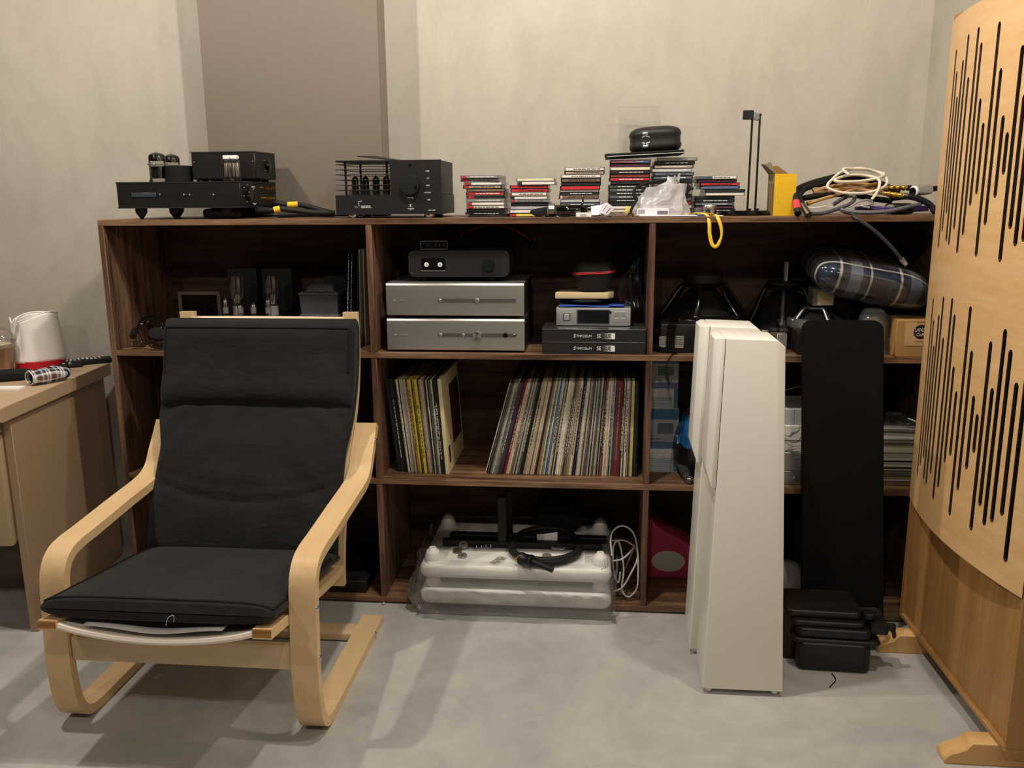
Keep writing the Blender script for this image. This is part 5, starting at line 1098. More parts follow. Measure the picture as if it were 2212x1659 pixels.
# little silver blocks, clear tumbler
for (x0, y0, x1, y1, Y, lab) in ((1645, 714, 1659, 752, .10, 'small square silver pillar half hidden by the rear white speaker'), (1678, 721, 1700, 756, .05, 'small square silver pillar beside the front white speaker top')):
    q = rect(x0, y0, x1, y1, Y); w_ = q[1]-q[0]
    t = thing('metal_pillar', lab, 'pillar', ((q[0]+q[1])/2, Y+w_/2, ZS))
    obj('column', G().box(q[0], q[1], Y, Y+w_, ZS+.0004, q[3], .001, 1), mat('a9aca6', .35, .8), t)
    obj('copper_washer', G().lathe(((0, 0), (w_*.85, 0), (w_*.85, .004), (0, .004)), ((q[0]+q[1])/2-.006, Y+w_*1.9, q[3]-.012), 20), mat('b58a68', .3, .8), t)
c = atY(1692, 742, .14)
single('clear_tumbler', G().lathe(((0, 0), (.019, 0), (.0195, .003), (.022, atY(1692, 691, .14).z-ZS), (.021, atY(1692, 691, .14).z-ZS)), (c.x, .14, ZS+.0003), 28, close=False), GLASS, 'empty clear tumbler behind the small silver pillars', 'tumbler')
# mid-size driver with silver basket
q = rect(1711, 630, 1832, 705, .10)
c = ((q[0]+q[1])/2, .155)
zb2 = atY(1770, 705, .10).z-.006
t = driver('midrange_driver', 'silver framed speaker driver with a labelled square magnet under the checked cushion', c[0], c[1], zb2, .088, atY(1770, 664, .12).z-zb2+.006, mat('97999b', .3, .85), mat('7b7b78', .45, .6), .036, .001, legs=4, rim=.026)
mz = atY(1770, 660, .12).z; q = rect(1756, 631, 1803, 660, .118)
obj('magnet_block', G().box(q[0], q[1], .118, .19, mz-.002, q[3]+.012, .004, 1), mat('7c7a72', .5, .4), t)
lb = obj('paper_label', G().box(q[0]+.014, q[1]-.003, .1168, .1185, mz+.001, q[3]+.002, .0005, 1), mat('c4b594', .7), t)
g = G(); rr = random.Random(8)
for r_ in range(4):
    x = q[0]+.018
    while x < q[1]-.010: l = .002+rr.random()*.005; g.box(x, min(x+l, q[1]-.006), .1163, .1169, q[3]-.006-r_*.006, q[3]-.0045-r_*.006); x += l+.0015
obj('print_marks', g, mat('9a8a68', .7), lb)
single('black_carton', G().box(c[0]-.075, c[0]+.095, .03, .148, ZS+.0004, zb2-.0006, .002, 1), BLKR, 'plain black carton under the silver framed driver', 'box')
# cardboard carton with printed label
q = rect(1935, 693, 2000, 772, .010); bx0 = q[0]; bx1 = 1.672; bz1 = q[3]
CARD = mat('a9824f', .8, 0, .2, .06, 40)
t = thing('cardboard_box', 'brown cardboard box with a round black coffee shop logo at the end of the shelf', 'box', ((bx0+bx1)/2, .08, ZS))
obj('carton', G().box(bx0, bx1, .010, .15, ZS+.0004, bz1, .001, 1), CARD, t)
g = G().hull([Vector(p) for p in ((bx0, .012, bz1), (bx1, .012, bz1), (bx1, .15, bz1+.004), (bx0, .15, bz1+.006), (bx0, .012, bz1+.001), (bx1, .012, bz1+.001), (bx1, .15, bz1+.005), (bx0, .15, bz1+.007))]); obj('top_flap', g, CARD, t)
l = rect(1955, 697, 2010, 747, .009); lx1 = min(l[0]+.085, bx1-.002)
obj('label', G().box(l[0], lx1, .0090, .0102, l[2], l[3]), mat('c3a170', .7), t)
lc = atY(1992, 717, .009); lc.x = min(lc.x, (l[0]+lx1)/2+.004)
obj('logo_disc', G().lathe(((0, 0), (.021, 0), (.021, .0004), (0, .0004)), (lc.x, .009, lc.z), 36, (0, -1, 0)), mat('1e1712', .6), t)
text('lettering', 'LANZA', .0155, (lc.x, .0083, lc.z+.0055), mat('d8cbb8', .6), t, sx=.72, bold=.0001); text('lettering', 'Coffee', .0135, (lc.x+.001, .0083, lc.z-.0085), mat('d8cbb8', .6), t, sx=.8, shear=.35, bold=.0001)
text('lettering', 'EST. IN 2012', .0052, (lc.x, .0087, lc.z+.028), mat('4a3520', .6), t); text('lettering', 'CUT IN ONE', .0052, (lc.x, .0087, lc.z-.029), mat('4a3520', .6), t)
# clear bag of sleeves between driver and box
q = rect(1852, 673, 1936, 778, .03)
t = thing('clear_bag', 'crumpled clear plastic bag standing against the brown cardboard box', 'plastic bag', ((q[0]+q[1])/2, .07, ZS))
def cbag(u, v):
    a = 2*math.pi*u; k = (.9+.1*math.sin(3*a+2*v))*(1-.25*v**3)*(math.sqrt(max(.0, 1-((v-.8)/.2)**2)) if v > .8 else 1)
    return Vector(((q[0]+q[1])/2+(q[1]-q[0])*.5*k*math.copysign(abs(math.cos(a))**.6, math.cos(a))+.006*mnoise.noise(Vector((a, v*4, 1))), .075+.042*k*math.sin(a)+.004*mnoise.noise(Vector((a*2, v*5, 4))), ZS+.0006+(q[3]-ZS)*v))
obj('film', G().grid(cbag, 40, 20, cu=True), POLY, t, ang=20)
obj('grey_contents', G().sup(((q[0]+q[1])/2, .082, ZS+.07), (.036, .026, .068), .5, .5), mat('6f7678', .6, 0, .3, .15, 50), t)
obj('yellow_corner', G().box((q[0]+q[1])/2-.012, (q[0]+q[1])/2+.008, .060, .064, q[3]-.012, q[3]-.006, .001, 1), mat('d6c23a', .5), t)
# checked cushion in clear plastic
CHK = m_check('tartan', .175, ((0, '10182c'), (.20, '22344e'), (.30, '0f1626'), (.36, 'e9e4da'), (.405, '141b2b'), (.48, '4a352a'), (.54, '8793a2'), (.74, '4a352a'), (.80, '141b2b'), (.87, 'dcd6ca'), (.905, '10182c')), (0, 1), rot=(0, 0, 0))
ctr = atY(1866, 596, .16); tl = thing('checked_cushion', 'navy and cream checked cushion in clear plastic wedged at the top of the last compartment', 'cushion', (ctr.x, .16, ctr.z), 0)
RT = Matrix.Rotation(.24, 3, 'Y') @ Matrix.Rotation(.16, 3, 'X')
hw = .178
def cush(p):
    return Vector((p.x, p.y, p.z + .008*math.sin(9*p.x+3*p.y)*(1-(p.x/hw)**2)))
g = G().sup((0, 0, 0), (hw, .150, .062), .75, .42, 64, 30, cush)
o = obj('cover', g, CHK, tl, local=True); o.rotation_euler = RT.to_euler()
o2 = obj('clear_wrap', G().sup((0, 0, 0), (hw*1.03, .156, .067), .75, .42, 56, 26, lambda p: cush(p)+Vector((0, 0, .004*mnoise.noise(Vector((p.x*18, p.y*18, p.z*30)))))), thin('cushion_wrap', (.97, .97, .97), .03, .10, .10), tl, local=True, ang=20); o2.rotation_euler = RT.to_euler()

# ================================================================ middle row: records
rng = random.Random(11)
CN = {'181818': 'black', '232428': 'charcoal', '2c1c18': 'dark brown', '6e655a': 'taupe', 'b9ab90': 'tan', 'd9cdb4': 'cream', 'a7a397': 'grey', '8b2028': 'red', 'c9b53a': 'yellow', 'e3ddcc': 'white', '3d3347': 'plum', '7d8c7c': 'sage', '3f6da8': 'blue', '1d2c58': 'navy', 'c06a32': 'orange', '55504a': 'dark grey', '9c8468': 'brown', 'd8cb60': 'lemon', '5c3530': 'maroon', '24403c': 'bottle green'}
def rec_group(seq, x0, x1, lean0, lean1, y0, grp, ref, right):
    n = len(seq); ws = [s[1] if isinstance(s, tuple) else 1. for s in seq]; tot = sum(ws); x = x0
    for i, s in enumerate(seq):
        c = s[0] if isinstance(s, tuple) else s; k = i/(n-1); w_ = (x1-x0)*ws[i]/tot; an = lean0+(lean1-lean0)*k
        th = w_*math.cos(an)*.985; dy = rng.uniform(-.004, .004)
        pr = rng.choice([None, None, '8a857a', 'd0c8b8', '2a2622']) if th > .0026 else None
        nm = f'{CN[c]} spined record sleeve, {ordi(i+1)} from {ref}'
        # lean>0 leans towards +x at the top
        sleeve_box('record_sleeve', nm, 'record', grp, x if an >= 0 else x+w_, y0(k)+dy, ZM+.0004+abs(math.sin(an))*th, th, an, c, .3125+rng.uniform(-.002, .002), pivot_right=an < 0, pr=pr, wear=.22)
        x += w_
B_, G_, CR, TN, WH, GY, BR, DG = '181818', '232428', 'd9cdb4', 'b9ab90', 'e3ddcc', 'a7a397', '9c8468', '55504a'
left_seq = [(B_, 2.6), (G_, 2.2), (B_, 1.4), ('2c1c18', 1.2), (CR, 1.2), (B_, .7), (GY, 1.3), (GY, 1.1), (TN, .8), (GY, 1), ('8b2028', 1), ('c9b53a', 1.4), ('c9b53a', 1.2), (B_, .5), ('c9b53a', .9), (DG, .6), ('c9b53a', 2), ('2c1c18', .6), (BR, 1.2), (TN, 1), (GY, 1), ('6e655a', .8), (B_, 1.2), (WH, .5), (B_, .8), (DG, 1.3), (GY, .8), (WH, .5), (B_, 1), (G_, 1.3), (B_, .8)]
bL = atY(858, 1018, .06).x; bR = atY(963, 1021, .07).x
rec_group(left_seq, bL, bR, -.108, -.070, lambda k: .075-.012*k, 'records leaning beside the armchair divider', 'the divider beside the armchair', False)
# thick cream boxed set with dark red cover picture
o = sleeve_box('record_box_set', 'thick cream boxed record set with a dark red cover picture, last of the short group', 'record', 'records leaning beside the armchair divider', bR+.0135, .064, ZM+.0003, .0125, -.065, 'd9caa0', .316, pivot_right=True, wear=.06)
ROOT[o.name] = Matrix()
s = obj('cover_picture', G().box(-.0002, .0006, .12, .29, .07, .27), mat('4a1f1c', .6, 0, .3, .2, 30), None); s.parent = o
s = obj('cover_emblem', G().box(-.0002, .0006, .022, .052, .030, .085), mat('1c1a14', .6), None); s.parent = o
seq = [(WH, .5), (B_, .7), (DG, .8), (B_, .6), ('6e655a', 1), (GY, 1.2), ('7d8c7c', 1), (CR, .6), (DG, .7), ('3d3347', 1.2), ('3d3347', 1), (B_, .6), ('8b2028', 1.4), (TN, 1), (CR, 1), (BR, .8), ('6e655a', 1), (GY, .8), (B_, .6), (GY, 1.1), (DG, 1.2), (B_, .8), (G_, 1.1), (BR, .7), (CR, .8), (TN, 1), (CR, .7), (BR, .8), (TN, 1.1), (CR, .8), (DG, .7), ('2c1c18', .8), ('c06a32', .9), ('7d8c7c', .8), (CR, .6), ('7d8c7c', .9), ('7d8c7c', .7), (CR, .6), ('3f6da8', 1.5), (CR, .9), (TN, .7), (B_, .6), (GY, .9), ('2c1c18', .8), (WH, 2.0), (CR, 1.0), (TN, .7), (DG, 1), ('6e655a', 1.1), (BR, .8), (TN, .9), (CR, 1), (TN, .6), (B_, .6), ('1d2c58', 1.4), (GY, .6), (CR, 1.1), (CR, .6), (DG, .7), (GY, .9), ('6e655a', 1.1), (DG, .9), (GY, .8), (B_, .7), (GY, .9), (DG, 1.2), (CR, .7), (TN, .7), (B_, .7), (WH, .5), ('2c1c18', .8), (GY, .6), ('8b2028', .7), (CR, .9), (TN, .8), (CR, .8), (GY, .7), ('1d2c58', .6), (GY, .9), ('3d3347', .9), (DG, .8), ('8b2028', 1.5), ('5c3530', 1.4), (B_, .6), (WH, .9), (DG, .7), (CR, 1.2), (GY, 1), (DG, .9), (CR, .5), ('d8cb60', 1.2), (B_, .8), ('24403c', .8), (B_, .6), ('24403c', .5)]
bL = atY(1047, 1020, .07).x; bR = .824
rec_group(seq, bL, bR, .268, .004, lambda k: .078, 'records leaning towards the second divider', 'the loose leaning end of the long row', True)

# ---------------- middle row, last compartment
ZL = ZM
zB_ = lambda x, y: (1370+x/5.925, 770+y/5.925)
BW = mat('a9b2b8', .6, 0, .3, .04, 20); BB = mat('47708f', .6, 0, .3, .06, 20); BV = mat('5d7090', .6, 0, .3, .06, 20)
def tallbox(label, y0, y1, z0, z1):
    Y = .13; x0 = .8598; x1 = atY((1469+1462)/2, (y0+y1)/2, Y).x
    t = thing('blue_carton', label, 'box', ((x0+x1)/2, .22, z0))
    obj('carton', G().box(x0, x1, Y, .33, z0+.0004, z1, .001, 1), BW, t)
    H = z1-z0; W = x1-x0
    def pn(nm, fx0, fx1, fz0, fz1, m, d=.0006): return obj(nm, G().box(x0+W*fx0, x0+W*fx1, Y-d, Y+.0002, z0+H*fz0, z0+H*fz1), m, t)
    pn('blue_band', 0, 1, .84, .995, BB); pn('grey_window', .30, .82, .62, .78, mat('50626c', .3), .0012)
    pn('blue_band', 0, 1, .385, .49, BV); pn('blue_edge', .86, 1, .02, .385, BB, .0004)
    for k in range(3):
        f = .06+.27*k; c = pn('picture_tile', f, f+.24, .235, .36, mat('c9c9c8', .6), .0010)
        g = G(); xx = x0+W*(f+.12); zz = z0+H*.295
        g.tube([(xx-.008, Y-.0012, zz-.003), (xx-.003, Y-.0012, zz+.006), (xx+.004, Y-.0012, zz+.001), (xx+.009, Y-.0012, zz+.005+.002*k)], .0008, 5, flat=.4); g.tube([(xx-.006, Y-.0012, zz-.008), (xx+.002, Y-.0012, zz-.006), (xx+.008, Y-.0012, zz-.004)], .0007, 5, flat=.4)
        obj('line_drawing', g, mat('8a7478', .6), c)
    text('lettering', 'GENTLE CARE WIPES', .0052, (x0+W*.36, Y-.0012, z0+H*.445), mat('8d97b4', .6), t); text('lettering', 'water health', .0085, (x0+W*.24, Y-.0008, z0+H*.535), mat('3a4448', .6), t, sx=.8, bold=.0001)
    for z in (.195, .165, .10): pn('text_line', .12, .78, z, z+.010, mat('8b949a', .6), .0005)
    g = G(); c = Vector((x0+W*.14, Y-.0006, z0+H*.575))
    g.hull([c+Vector(p) for p in ((-.006, 0, .005), (-.001, 0, -.003), (-.006, -.0003, .005), (-.001, -.0003, -.003), (-.005, 0, -.001), (-.005, -.0003, -.001))]); g.hull([c+Vector(p) for p in ((.006, 0, .004), (.001, 0, -.003), (.006, -.0003, .004), (.001, -.0003, -.003), (.004, 0, -.002), (.004, -.0003, -.002))])
    obj('leaf_mark', g, mat('2f3a38', .6), t)
    return t
zm = atY(1435, 884, .13).z; zl = ZM
tallbox('lower blue and white carton with three picture tiles standing on the middle shelf', 884, 1003, zl, zm); tallbox('upper blue and white carton stacked under the shelf above', 770, 884, zm, min(2*zm-zl, ZS-T-.003))
# blue-white plastic bag and clear-tipped black item beside the cartons
q = rect(1467, 878, 1545, 968, .06)
BBAG = NT('blue_bag'); v = BBAG.coord((1, 1, 1)); BBAG.set(col=BBAG.ramp(BBAG.noise(v, 16, 2, .5, 1.5), ((.42, lin('1d5c96')), (.60, lin('2f7ab8')), (.66, lin('e8edf0')), (.7, lin('2a72ae')))), rough=.25); BBAG = BBAG.m
t = thing('blue_plastic_bag', 'shiny blue and white plastic bag bulging from the shelf behind the white speakers', 'plastic bag', ((q[0]+q[1])/2, .10, q[2]))
def bb(u, v):
    a = 2*math.pi*u; k = math.sin(math.pi*min(1, .08+v*.92))**.5
    return Vector(((q[0]+q[1])/2+.062*k*math.cos(a)+.006*math.sin(3*a+6*v), .12+.075*k*math.sin(a), ZM+.004+(q[3]-ZM-.012)*v+.01*mnoise.noise(Vector((3*math.cos(a), 3*math.sin(a), 4*v)))))
obj('film', G().grid(lambda u, v: bb(u, .45+.42*v), 40, 16, cu=True), BBAG, t)
obj('clear_upper', G().grid(lambda u, v: bb(u, .84+.16*v), 40, 8, cu=True), POLYD, t)
obj('white_lower', G().grid(lambda u, v: bb(u, .02+.44*v), 40, 8, cu=True), mat('17181a', .4), t, label='black lower part of the bag')
P0 = atZ(1488, 1036, ZM+.012); single('clear_tube_pack', G().tube([atY(1464, 988, .14), atY(1474, 1006, .10), atY(1482, 1025, .06)], .016, 12, sub=4).tube([atY(1482, 1025, .06), P0, atY(1494, 1042, .02)+Vector((0, 0, .004))], .014, 12, sub=4), thin('pack_clear', (.25, .26, .28), .12, .25, .08), 'clear plastic wrapped black tube lying before the blue bag', 'package')
# silver gear stack seen between white speaker and black grille
def slot(y0, y1, Y): a = rect(1660, y0, 1760, y1, Y); return a
a = slot(978, 1045, .03); sx0, sx1 = 1.17, 1.43
zl0 = ZM+.0006
t = thing('silver_component', 'silver component with a round button behind the gap between speaker and grille', 'component', (1.3, .15, ZM))
obj('housing', G().box(sx0, sx1, .034, .28, zl0, a[3], .001, 1), mat('a6a8a8', .4, .7), t)
zsp = atY(1715, 1018, .03).z; obj('lower_fascia', G().box(sx0, sx1, .030, .036, zl0, zsp, .001, 1), mat('9b9d9d', .38, .8), t); obj('upper_fascia', G().box(sx0, sx1, .0315, .036, zsp+.0012, a[3]-.001, .001, 1), mat('acaeae', .4, .7), t)
c = atY(1716.5, 1032, .03); obj('round_button', G().lathe(((0, 0), (.0068, 0), (.0068, .002), (.0052, .002), (.0050, .006), (.004, .0068), (0, .0068)), (c.x, .030, c.z), 24, (0, -1, 0)), mat('b9bbbb', .3, .9), t)
c = rect(1718, 992, 1745, 1010, .03); obj('flap_outline', G().tube([(c[0], .0312, c[3]), (c[0], .0312, c[2]), (c[1], .0312, c[2]), (c[1], .0312, c[3])], .0006, 5, True, 1), DKINK, t)
b = slot(919, 976, .035)
SW = NT('contour_print'); v = SW.coord((1, .4, 1)); n_ = SW.noise(v, 9, 1, .4, .4)
f = SW.math('FRACT', SW.math('MULTIPLY', n_, 16)); SW.set(col=SW.ramp(f, ((0, lin('7a7f7c')), (.14, lin('7a7f7c')), (.24, lin('e4e3dc')), (1, lin('e4e3dc')))), rough=.5); SW = SW.m
t = thing('patterned_box', 'white box printed with fine grey contour lines on the silver component', 'box', (1.3, .14, a[3]))
zmid = b[2]+(b[3]-b[2])*.42
obj('box_base', G().box(sx0+.004, sx1-.02, .036, .25, a[3]+.0006, zmid, .002, 1), SW, t); obj('box_lid', G().box(sx0+.002, sx1-.018, .034, .252, zmid+.0008, b[3], .002, 1), SW, t)
c_ = slot(884, 916, .04); t = thing('white_carton', 'plain pale grey carton topping the stack behind the white speaker', 'box', (1.3, .13, b[3]))
obj('carton', G().box(sx0+.006, sx1-.03, .040, .23, b[3]+.0006, c_[3], .001, 1), mat('b2b6b9', .6), t); x = atY(1715, 900, .04).x; obj('fold_line', G().box(x, x+.0012, .0394, .0405, b[3]+.002, c_[3]-.001), mat('8b9094', .6), t)
single('grey_lead', G().tube([atY(1692, 844, .06), atY(1712, 838, .06), atY(1745, 830, .07)], .0016, 6), mat('77797b', .5), 'thin grey lead crossing the gap above the pale carton', 'lead')
# magazines beyond the grille
z0 = ZM+.0006; cols = [('a58b68', .014), ('b09a78', .010), ('8a8478', .014), ('5a5148', .006), ('c2bcae', .010), ('47423c', .004), ('c9c4b6', .022), ('b6b29a', .016), ('bab4a6', .012), ('d8d6d2', .016), ('c3cad2', .006)]
nmz = ['tan', 'buff', 'taupe', 'brown', 'stone', 'dark', 'ivory', 'khaki', 'beige', 'white', 'pale blue']
tg_ = atY(1945, 926, .05).z; sc_ = (tg_-z0)/sum(h for _, h in cols)
for i, (cc_, h) in enumerate(cols):
    h *= sc_; rr = random.Random(i); dx = rr.uniform(-.004, .004)
    t = thing('magazine', f'{nmz[i]} edged magazine, {ordi(len(cols)-i)} from the top of the pile beyond the black grille', 'magazine', (1.575+dx, .16, z0), 0, 'magazines piled beyond the black grille')
    obj('pages', G().box(1.46+dx, 1.682, .046+rr.uniform(0, .008), .26, z0, z0+h*.86), mat(cc_, .75, 0, .3, .06, 40), t); obj('cover', G().box(1.459+dx, 1.683, .044, .262, z0+h*.86, z0+h*.97), mat('4a4640' if i % 2 else 'a9a69f', .5), t)
    z0 += h
t = thing('crumpled_wrap', 'crumpled grey wrap lying on the magazine pile', 'wrap', (1.57, .1, z0)); obj('film', G().grid(lambda u, v: Vector((1.47+.2*u, .06+.14*v, z0+.003+.022*abs(mnoise.noise(Vector((u*6, v*5, 2)))))), 24, 14), POLYD, t, ang=15)
q = atY(1968, 922, .06); single('white_tag', G().box(q.x-.014, q.x+.012, .045, .058, z0+.026, z0+.029, 0, rot=Matrix.Rotation(.35, 3, 'Y')), PAPER, 'small white card edge sticking out of the grey wrap', 'card')
# ================================================================ lower row
a0 = atZ(742, 1290, ZB); a1 = atZ(788, 1287, ZB)
tp = atY(770, 1256, .02).z
single('black_device', G().box(-.30, a1.x, .022, .28, ZB+.0006, tp, .002, 1), BLKM, 'flat black electronic box on the bottom board behind the armchair', 'device')
# wrapped white rack tiers
YR0, YR1 = -.045, .345
RW = mat('f1efea', .35, 0, .5, .01, 10)
lo = rect(908, 1284, 1318, 1318, YR0); up = rect(908, 1229, 1318, 1262, YR0)
RX0, RX1 = atY(908, 1290, YR0).x, atY(1319, 1300, YR0).x
zl0 = ZB+.0006; zl1 = atY(1110, 1278, YR0).z; zu0 = atY(1110, 1256, YR0).z; zu1 = atY(1110, 1225, YR0).z
def tier(label, z0, z1, ztop, name='rack_tier'):
    t = thing(name, label, 'rack', ((RX0+RX1)/2, .15, z0))
    fr = G(); h = z1-z0; R = h*.5
    fr.prism([(x, y) for x, y in rrect(RX0, RX1, YR0, YR1, .03, 6)], 2, z0, z1, h*.32, 3)
    obj('tray', fr, RW, t)
    for x in (RX0+.036, RX1-.034):
        for y in (YR0+.045, YR1-.045):
            p = obj('cone_post', G().lathe(((0, 0), (.026, 0), (.027, .006), (.020, .03), (.0125, ztop-z1-.004), (.011, ztop-z1), (.0055, ztop-z1), (.0050, ztop-z1-.012), (0, ztop-z1-.012)), (x, y, z1), 24), RW, t)
    return t
zp = atY(930, 1183, YR0+.04).z
t1 = tier('lower white plastic rack tier with cone posts wrapped in clear polythene', zl0, zl1, zu0-.001)
t2 = tier('upper white plastic rack tier with cone posts and loose parts lying on it', zu0, zu1, zp)
# polythene: draped skirt around both tiers and an open top sheet
def skirt(u, v):
    e = .028; n = mnoise.noise(Vector((u*14, v*3, 2))); per = rrect(RX0-e, RX1+e*.6, YR0-e*.8, YR1+.012, .05, 6); k = u*len(per); i = int(k) % len(per); j = (i+1) % len(per); f = k-int(k)
    x = per[i][0]*(1-f)+per[j][0]*f; y = per[i][1]*(1-f)+per[j][1]*f
    k2 = 1+.0*v; bulge = .028*math.sin(math.pi*v)*(.4+.6*n)
    lowleft = max(0, (RX0+.06-x)/.1)*max(0, .45-v)
    z = .0035+(zu1+.015-.0035)*v
    x += -.04*lowleft*3 + (bulge if x > (RX0+RX1)/2 else -bulge)*.4; y = min(y - (bulge if y < .1 else -bulge)*.2, .405)
    if y > .0: z = max(z, ZB+.004)
    if y > -.012 and z < ZB+.004: y = min(y, -.012) if u else y
    return Vector((min(x, .838), y, z+.006*n*v))
NS = 120
t = thing('polythene_wrap', 'clear crinkled polythene sheet wrapped round the white rack tiers', 'plastic sheet', ((RX0+RX1)/2, .15, 0))
def per_pt(s):
    per = rrect(RX0-.010, RX1+.012, YR0-.012, YR1+.008, .035, 6); L = [0]
    for i in range(len(per)): L.append(L[-1]+math.dist(per[i], per[(i+1) % len(per)]))
    d = (s % 1)*L[-1]
    for i in range(len(per)):
        if d <= L[i+1]: f = (d-L[i])/(L[i+1]-L[i]+1e-9); a, b = per[i], per[(i+1) % len(per)]; return (a[0]+(b[0]-a[0])*f, a[1]+(b[1]-a[1])*f)
    return per[0]
def skirt2(u, v):
    x, y = per_pt(u); n = mnoise.noise(Vector((x*16, y*16, v*4))); cx, cy = (RX0+RX1)/2, (YR0+YR1)/2
    o = .004+.010*abs(n)+.012*math.exp(-((v-.45)/.12)**2)*0; dx, dy = (1 if x > cx else -1), (1 if y > cy else -1)
    x += o*dx*(abs(x-cx) > .2); y += o*dy*(.3 if dy > 0 else 1)
    z = (ZB+.003 if y > -.01 else .004)+(zu1+.012-.02)*v + .012*mnoise.noise(Vector((x*9, y*9, 7)))*v
    if x < RX0+.02 and y < .06: x -= .030*math.sin(math.pi*min(1, max(0, (.62-v)/.62)))
    return Vector((x, min(y, .404), z))
obj('skirt_film', G().grid(skirt2, 150, 16, cu=True), POLY, t, ang=15)
def topsheet(u, v):
    x = RX0-.008+(RX1-RX0+.016)*u; y = YR0-.008+(YR1-YR0+.01)*v; h = .004+.006*abs(mnoise.noise(Vector((x*14, y*14, 5))))
    for px_ in (RX0+.036, RX1-.034):
        for py_ in (YR0+.045, YR1-.045):
            d = math.hypot(x-px_, y-py_); h = max(h, (zp-zu1)*.78*math.exp(-(d/.045)**2))
    return Vector((x, y, zu1+h))
g = G().grid(topsheet, 56, 44); 
for f in [f for f in g.bm.faces if RX0+.085 < f.calc_center_median().x < RX1-.085 and f.calc_center_median().y > YR0+.03]: g.bm.faces.remove(f)
obj('top_film', g, FILM, t, ang=15)
Pf = [atY(897, 1288, -.08), atY(930, 1308, -.10), atY(1000, 1318, -.10), atY(1150, 1322, -.10), atY(1318, 1332, -.09), atY(1321, 1318, -.07)]
g = G().grid(lambda u, v: (lambda P: Vector((P[round(u*(len(P)-1))].x, P[round(u*(len(P)-1))].y*(1-v)-.052*v, .0035+.0035*math.sin(u*40)*(1-v)+.045*v*abs(math.sin(u*9))*.3)))(smooth(Pf, 10, False)), 50, 4)
obj('floor_fold', g, POLYD, t, ang=15)
zt2 = zu1+.0008
# tee-shaped black stands
SB = mat('131313', .5, .2, .4)
for (px0, px1, py0, py1, ux0, ux1, uy, Y, lab) in ((955, 1300, 1151, 1165, 1075, 1094, 1074, .10, 'front black metal stand foot with an upright plate lying on the rack'), (971, 1310, 1137, 1150, 1089, 1106, 1062, .16, 'rear black metal stand foot with an upright plate lying on the rack')):
    q = rect(px0, py0, px1, py1, Y); zb_ = zt2+.0008
    t = thing('stand_foot', lab, 'stand', ((q[0]+q[1])/2, Y+.012, zb_))
    obj('base_bar', G().box(q[0], q[1], Y, Y+.03, zb_, zb_+max(.010, q[3]-q[2]), .005, 3), SB, t)
    u_ = rect(ux0, uy, ux1, py0, Y+.005); obj('upright_plate', G().box(u_[0], u_[1], Y+.004, Y+.026, zb_+.010, u_[3], .0015, 1), SB, t)
q = rect(1152, 1085, 1260, 1150, .24)
single('black_pouch', G().sup(((q[0]+q[1])/2, .28, zt2+.006+(q[3]-zt2)/2), ((q[1]-q[0])/2, .055, (q[3]-zt2)/2), .6, .5, fn=lambda p: p+Vector((0, 0, .006*mnoise.noise(p*22)))), mat('0f0f10', .8, 0, .3), 'soft black pouch standing at the back of the upper rack tier', 'pouch')
# coiled mains lead with gold pinned plug
cc = atZ(1178, 1188, zt2+.012); 
def coil(k): a = -2.25+k*2*math.pi*2.92; rr = .109+.006*math.sin(3.1*k)-.004*k; return Vector((cc.x+rr*math.cos(a)*1.03, cc.y+.012+rr*math.sin(a)*1.08, zt2+.0108+.019*k+.010*max(0, math.sin(a))))
P = [coil(i/60) for i in range(61)]
P[0] = P[0]+Vector((0, .002, 0))
t = thing('mains_lead', 'coiled thick black mains lead with a gold pinned plug on the white rack', 'cord', (cc.x, cc.y, zt2))
obj('coil', G().tube(P, .0092, 10, sub=2), BRAID, t)
a = atY(1149, 1210, cc.y-.125) if False else atZ(1150, 1213, zt2+.026); b = atZ(1116, 1204, zt2+.026); d = (b-a).normalized()
obj('plug_body', G().lathe(((0, 0), (.0175, 0), (.0205, .003), (.0205, .010), (.0190, .012), (.0190, .034), (.0205, .036), (.0205, .044), (.017, .046), (0, .046)), a, 28, d), mat('131414', .4), t)
n = Vector((-d.y, d.x, 0)).normalized()
for s in (-1, 1): obj('gold_pin', G().hull([a+d*l+n*(s*.0065+w_)+Vector((0, 0, h)) for l in (.044, .062) for w_ in (-.001, .001) for h in (-.003, .004)]), GOLD, t)
obj('gold_pin', G().cyl(a+d*.044+Vector((0, 0, -.008)), a+d*.066+Vector((0, 0, -.008)), .0026, seg=12), GOLD, t)
obj('plug_tail', G().tube([a-d*.001, a-d*.03+Vector((0, 0, -.004)), a-d*.075+Vector((0, .004, -.012))], .0095, 10), BRAID, t)
# folded leaflet, metal discs, bolt bags
def pz(px, py): return atZ(px, py, zt2)
a, b = pz(1172, 1183), pz(1204, 1183); h_ = atY(1190, 1154, a.y).z
t = thing('folded_leaflet', 'small folded white leaflet standing inside the coiled mains lead', 'leaflet', (a+b)/2)
obj('panel', G().hull([Vector(p) for p in ((a.x+.006, a.y, zt2), (b.x, a.y+.004, zt2+.006), (a.x+.004, a.y+.016, h_-.006), (b.x-.001, a.y+.02, h_), (a.x+.006, a.y+.001, zt2), (b.x, a.y+.005, zt2+.006), (a.x+.004, a.y+.017, h_-.006), (b.x-.001, a.y+.021, h_))]), PAPER, t)
obj('panel', G().hull([Vector(p) for p in ((a.x+.006, a.y, zt2), (a.x+.004, a.y+.016, h_-.006), (a.x-.020, a.y+.030, zt2+.016), (a.x-.022, a.y+.036, h_-.016), (a.x+.006, a.y+.001, zt2), (a.x+.004, a.y+.017, h_-.006), (a.x-.020, a.y+.031, zt2+.016), (a.x-.022, a.y+.037, h_-.016))]), PAPER, t)
DISC = mat('a8a49b', .3, .55)
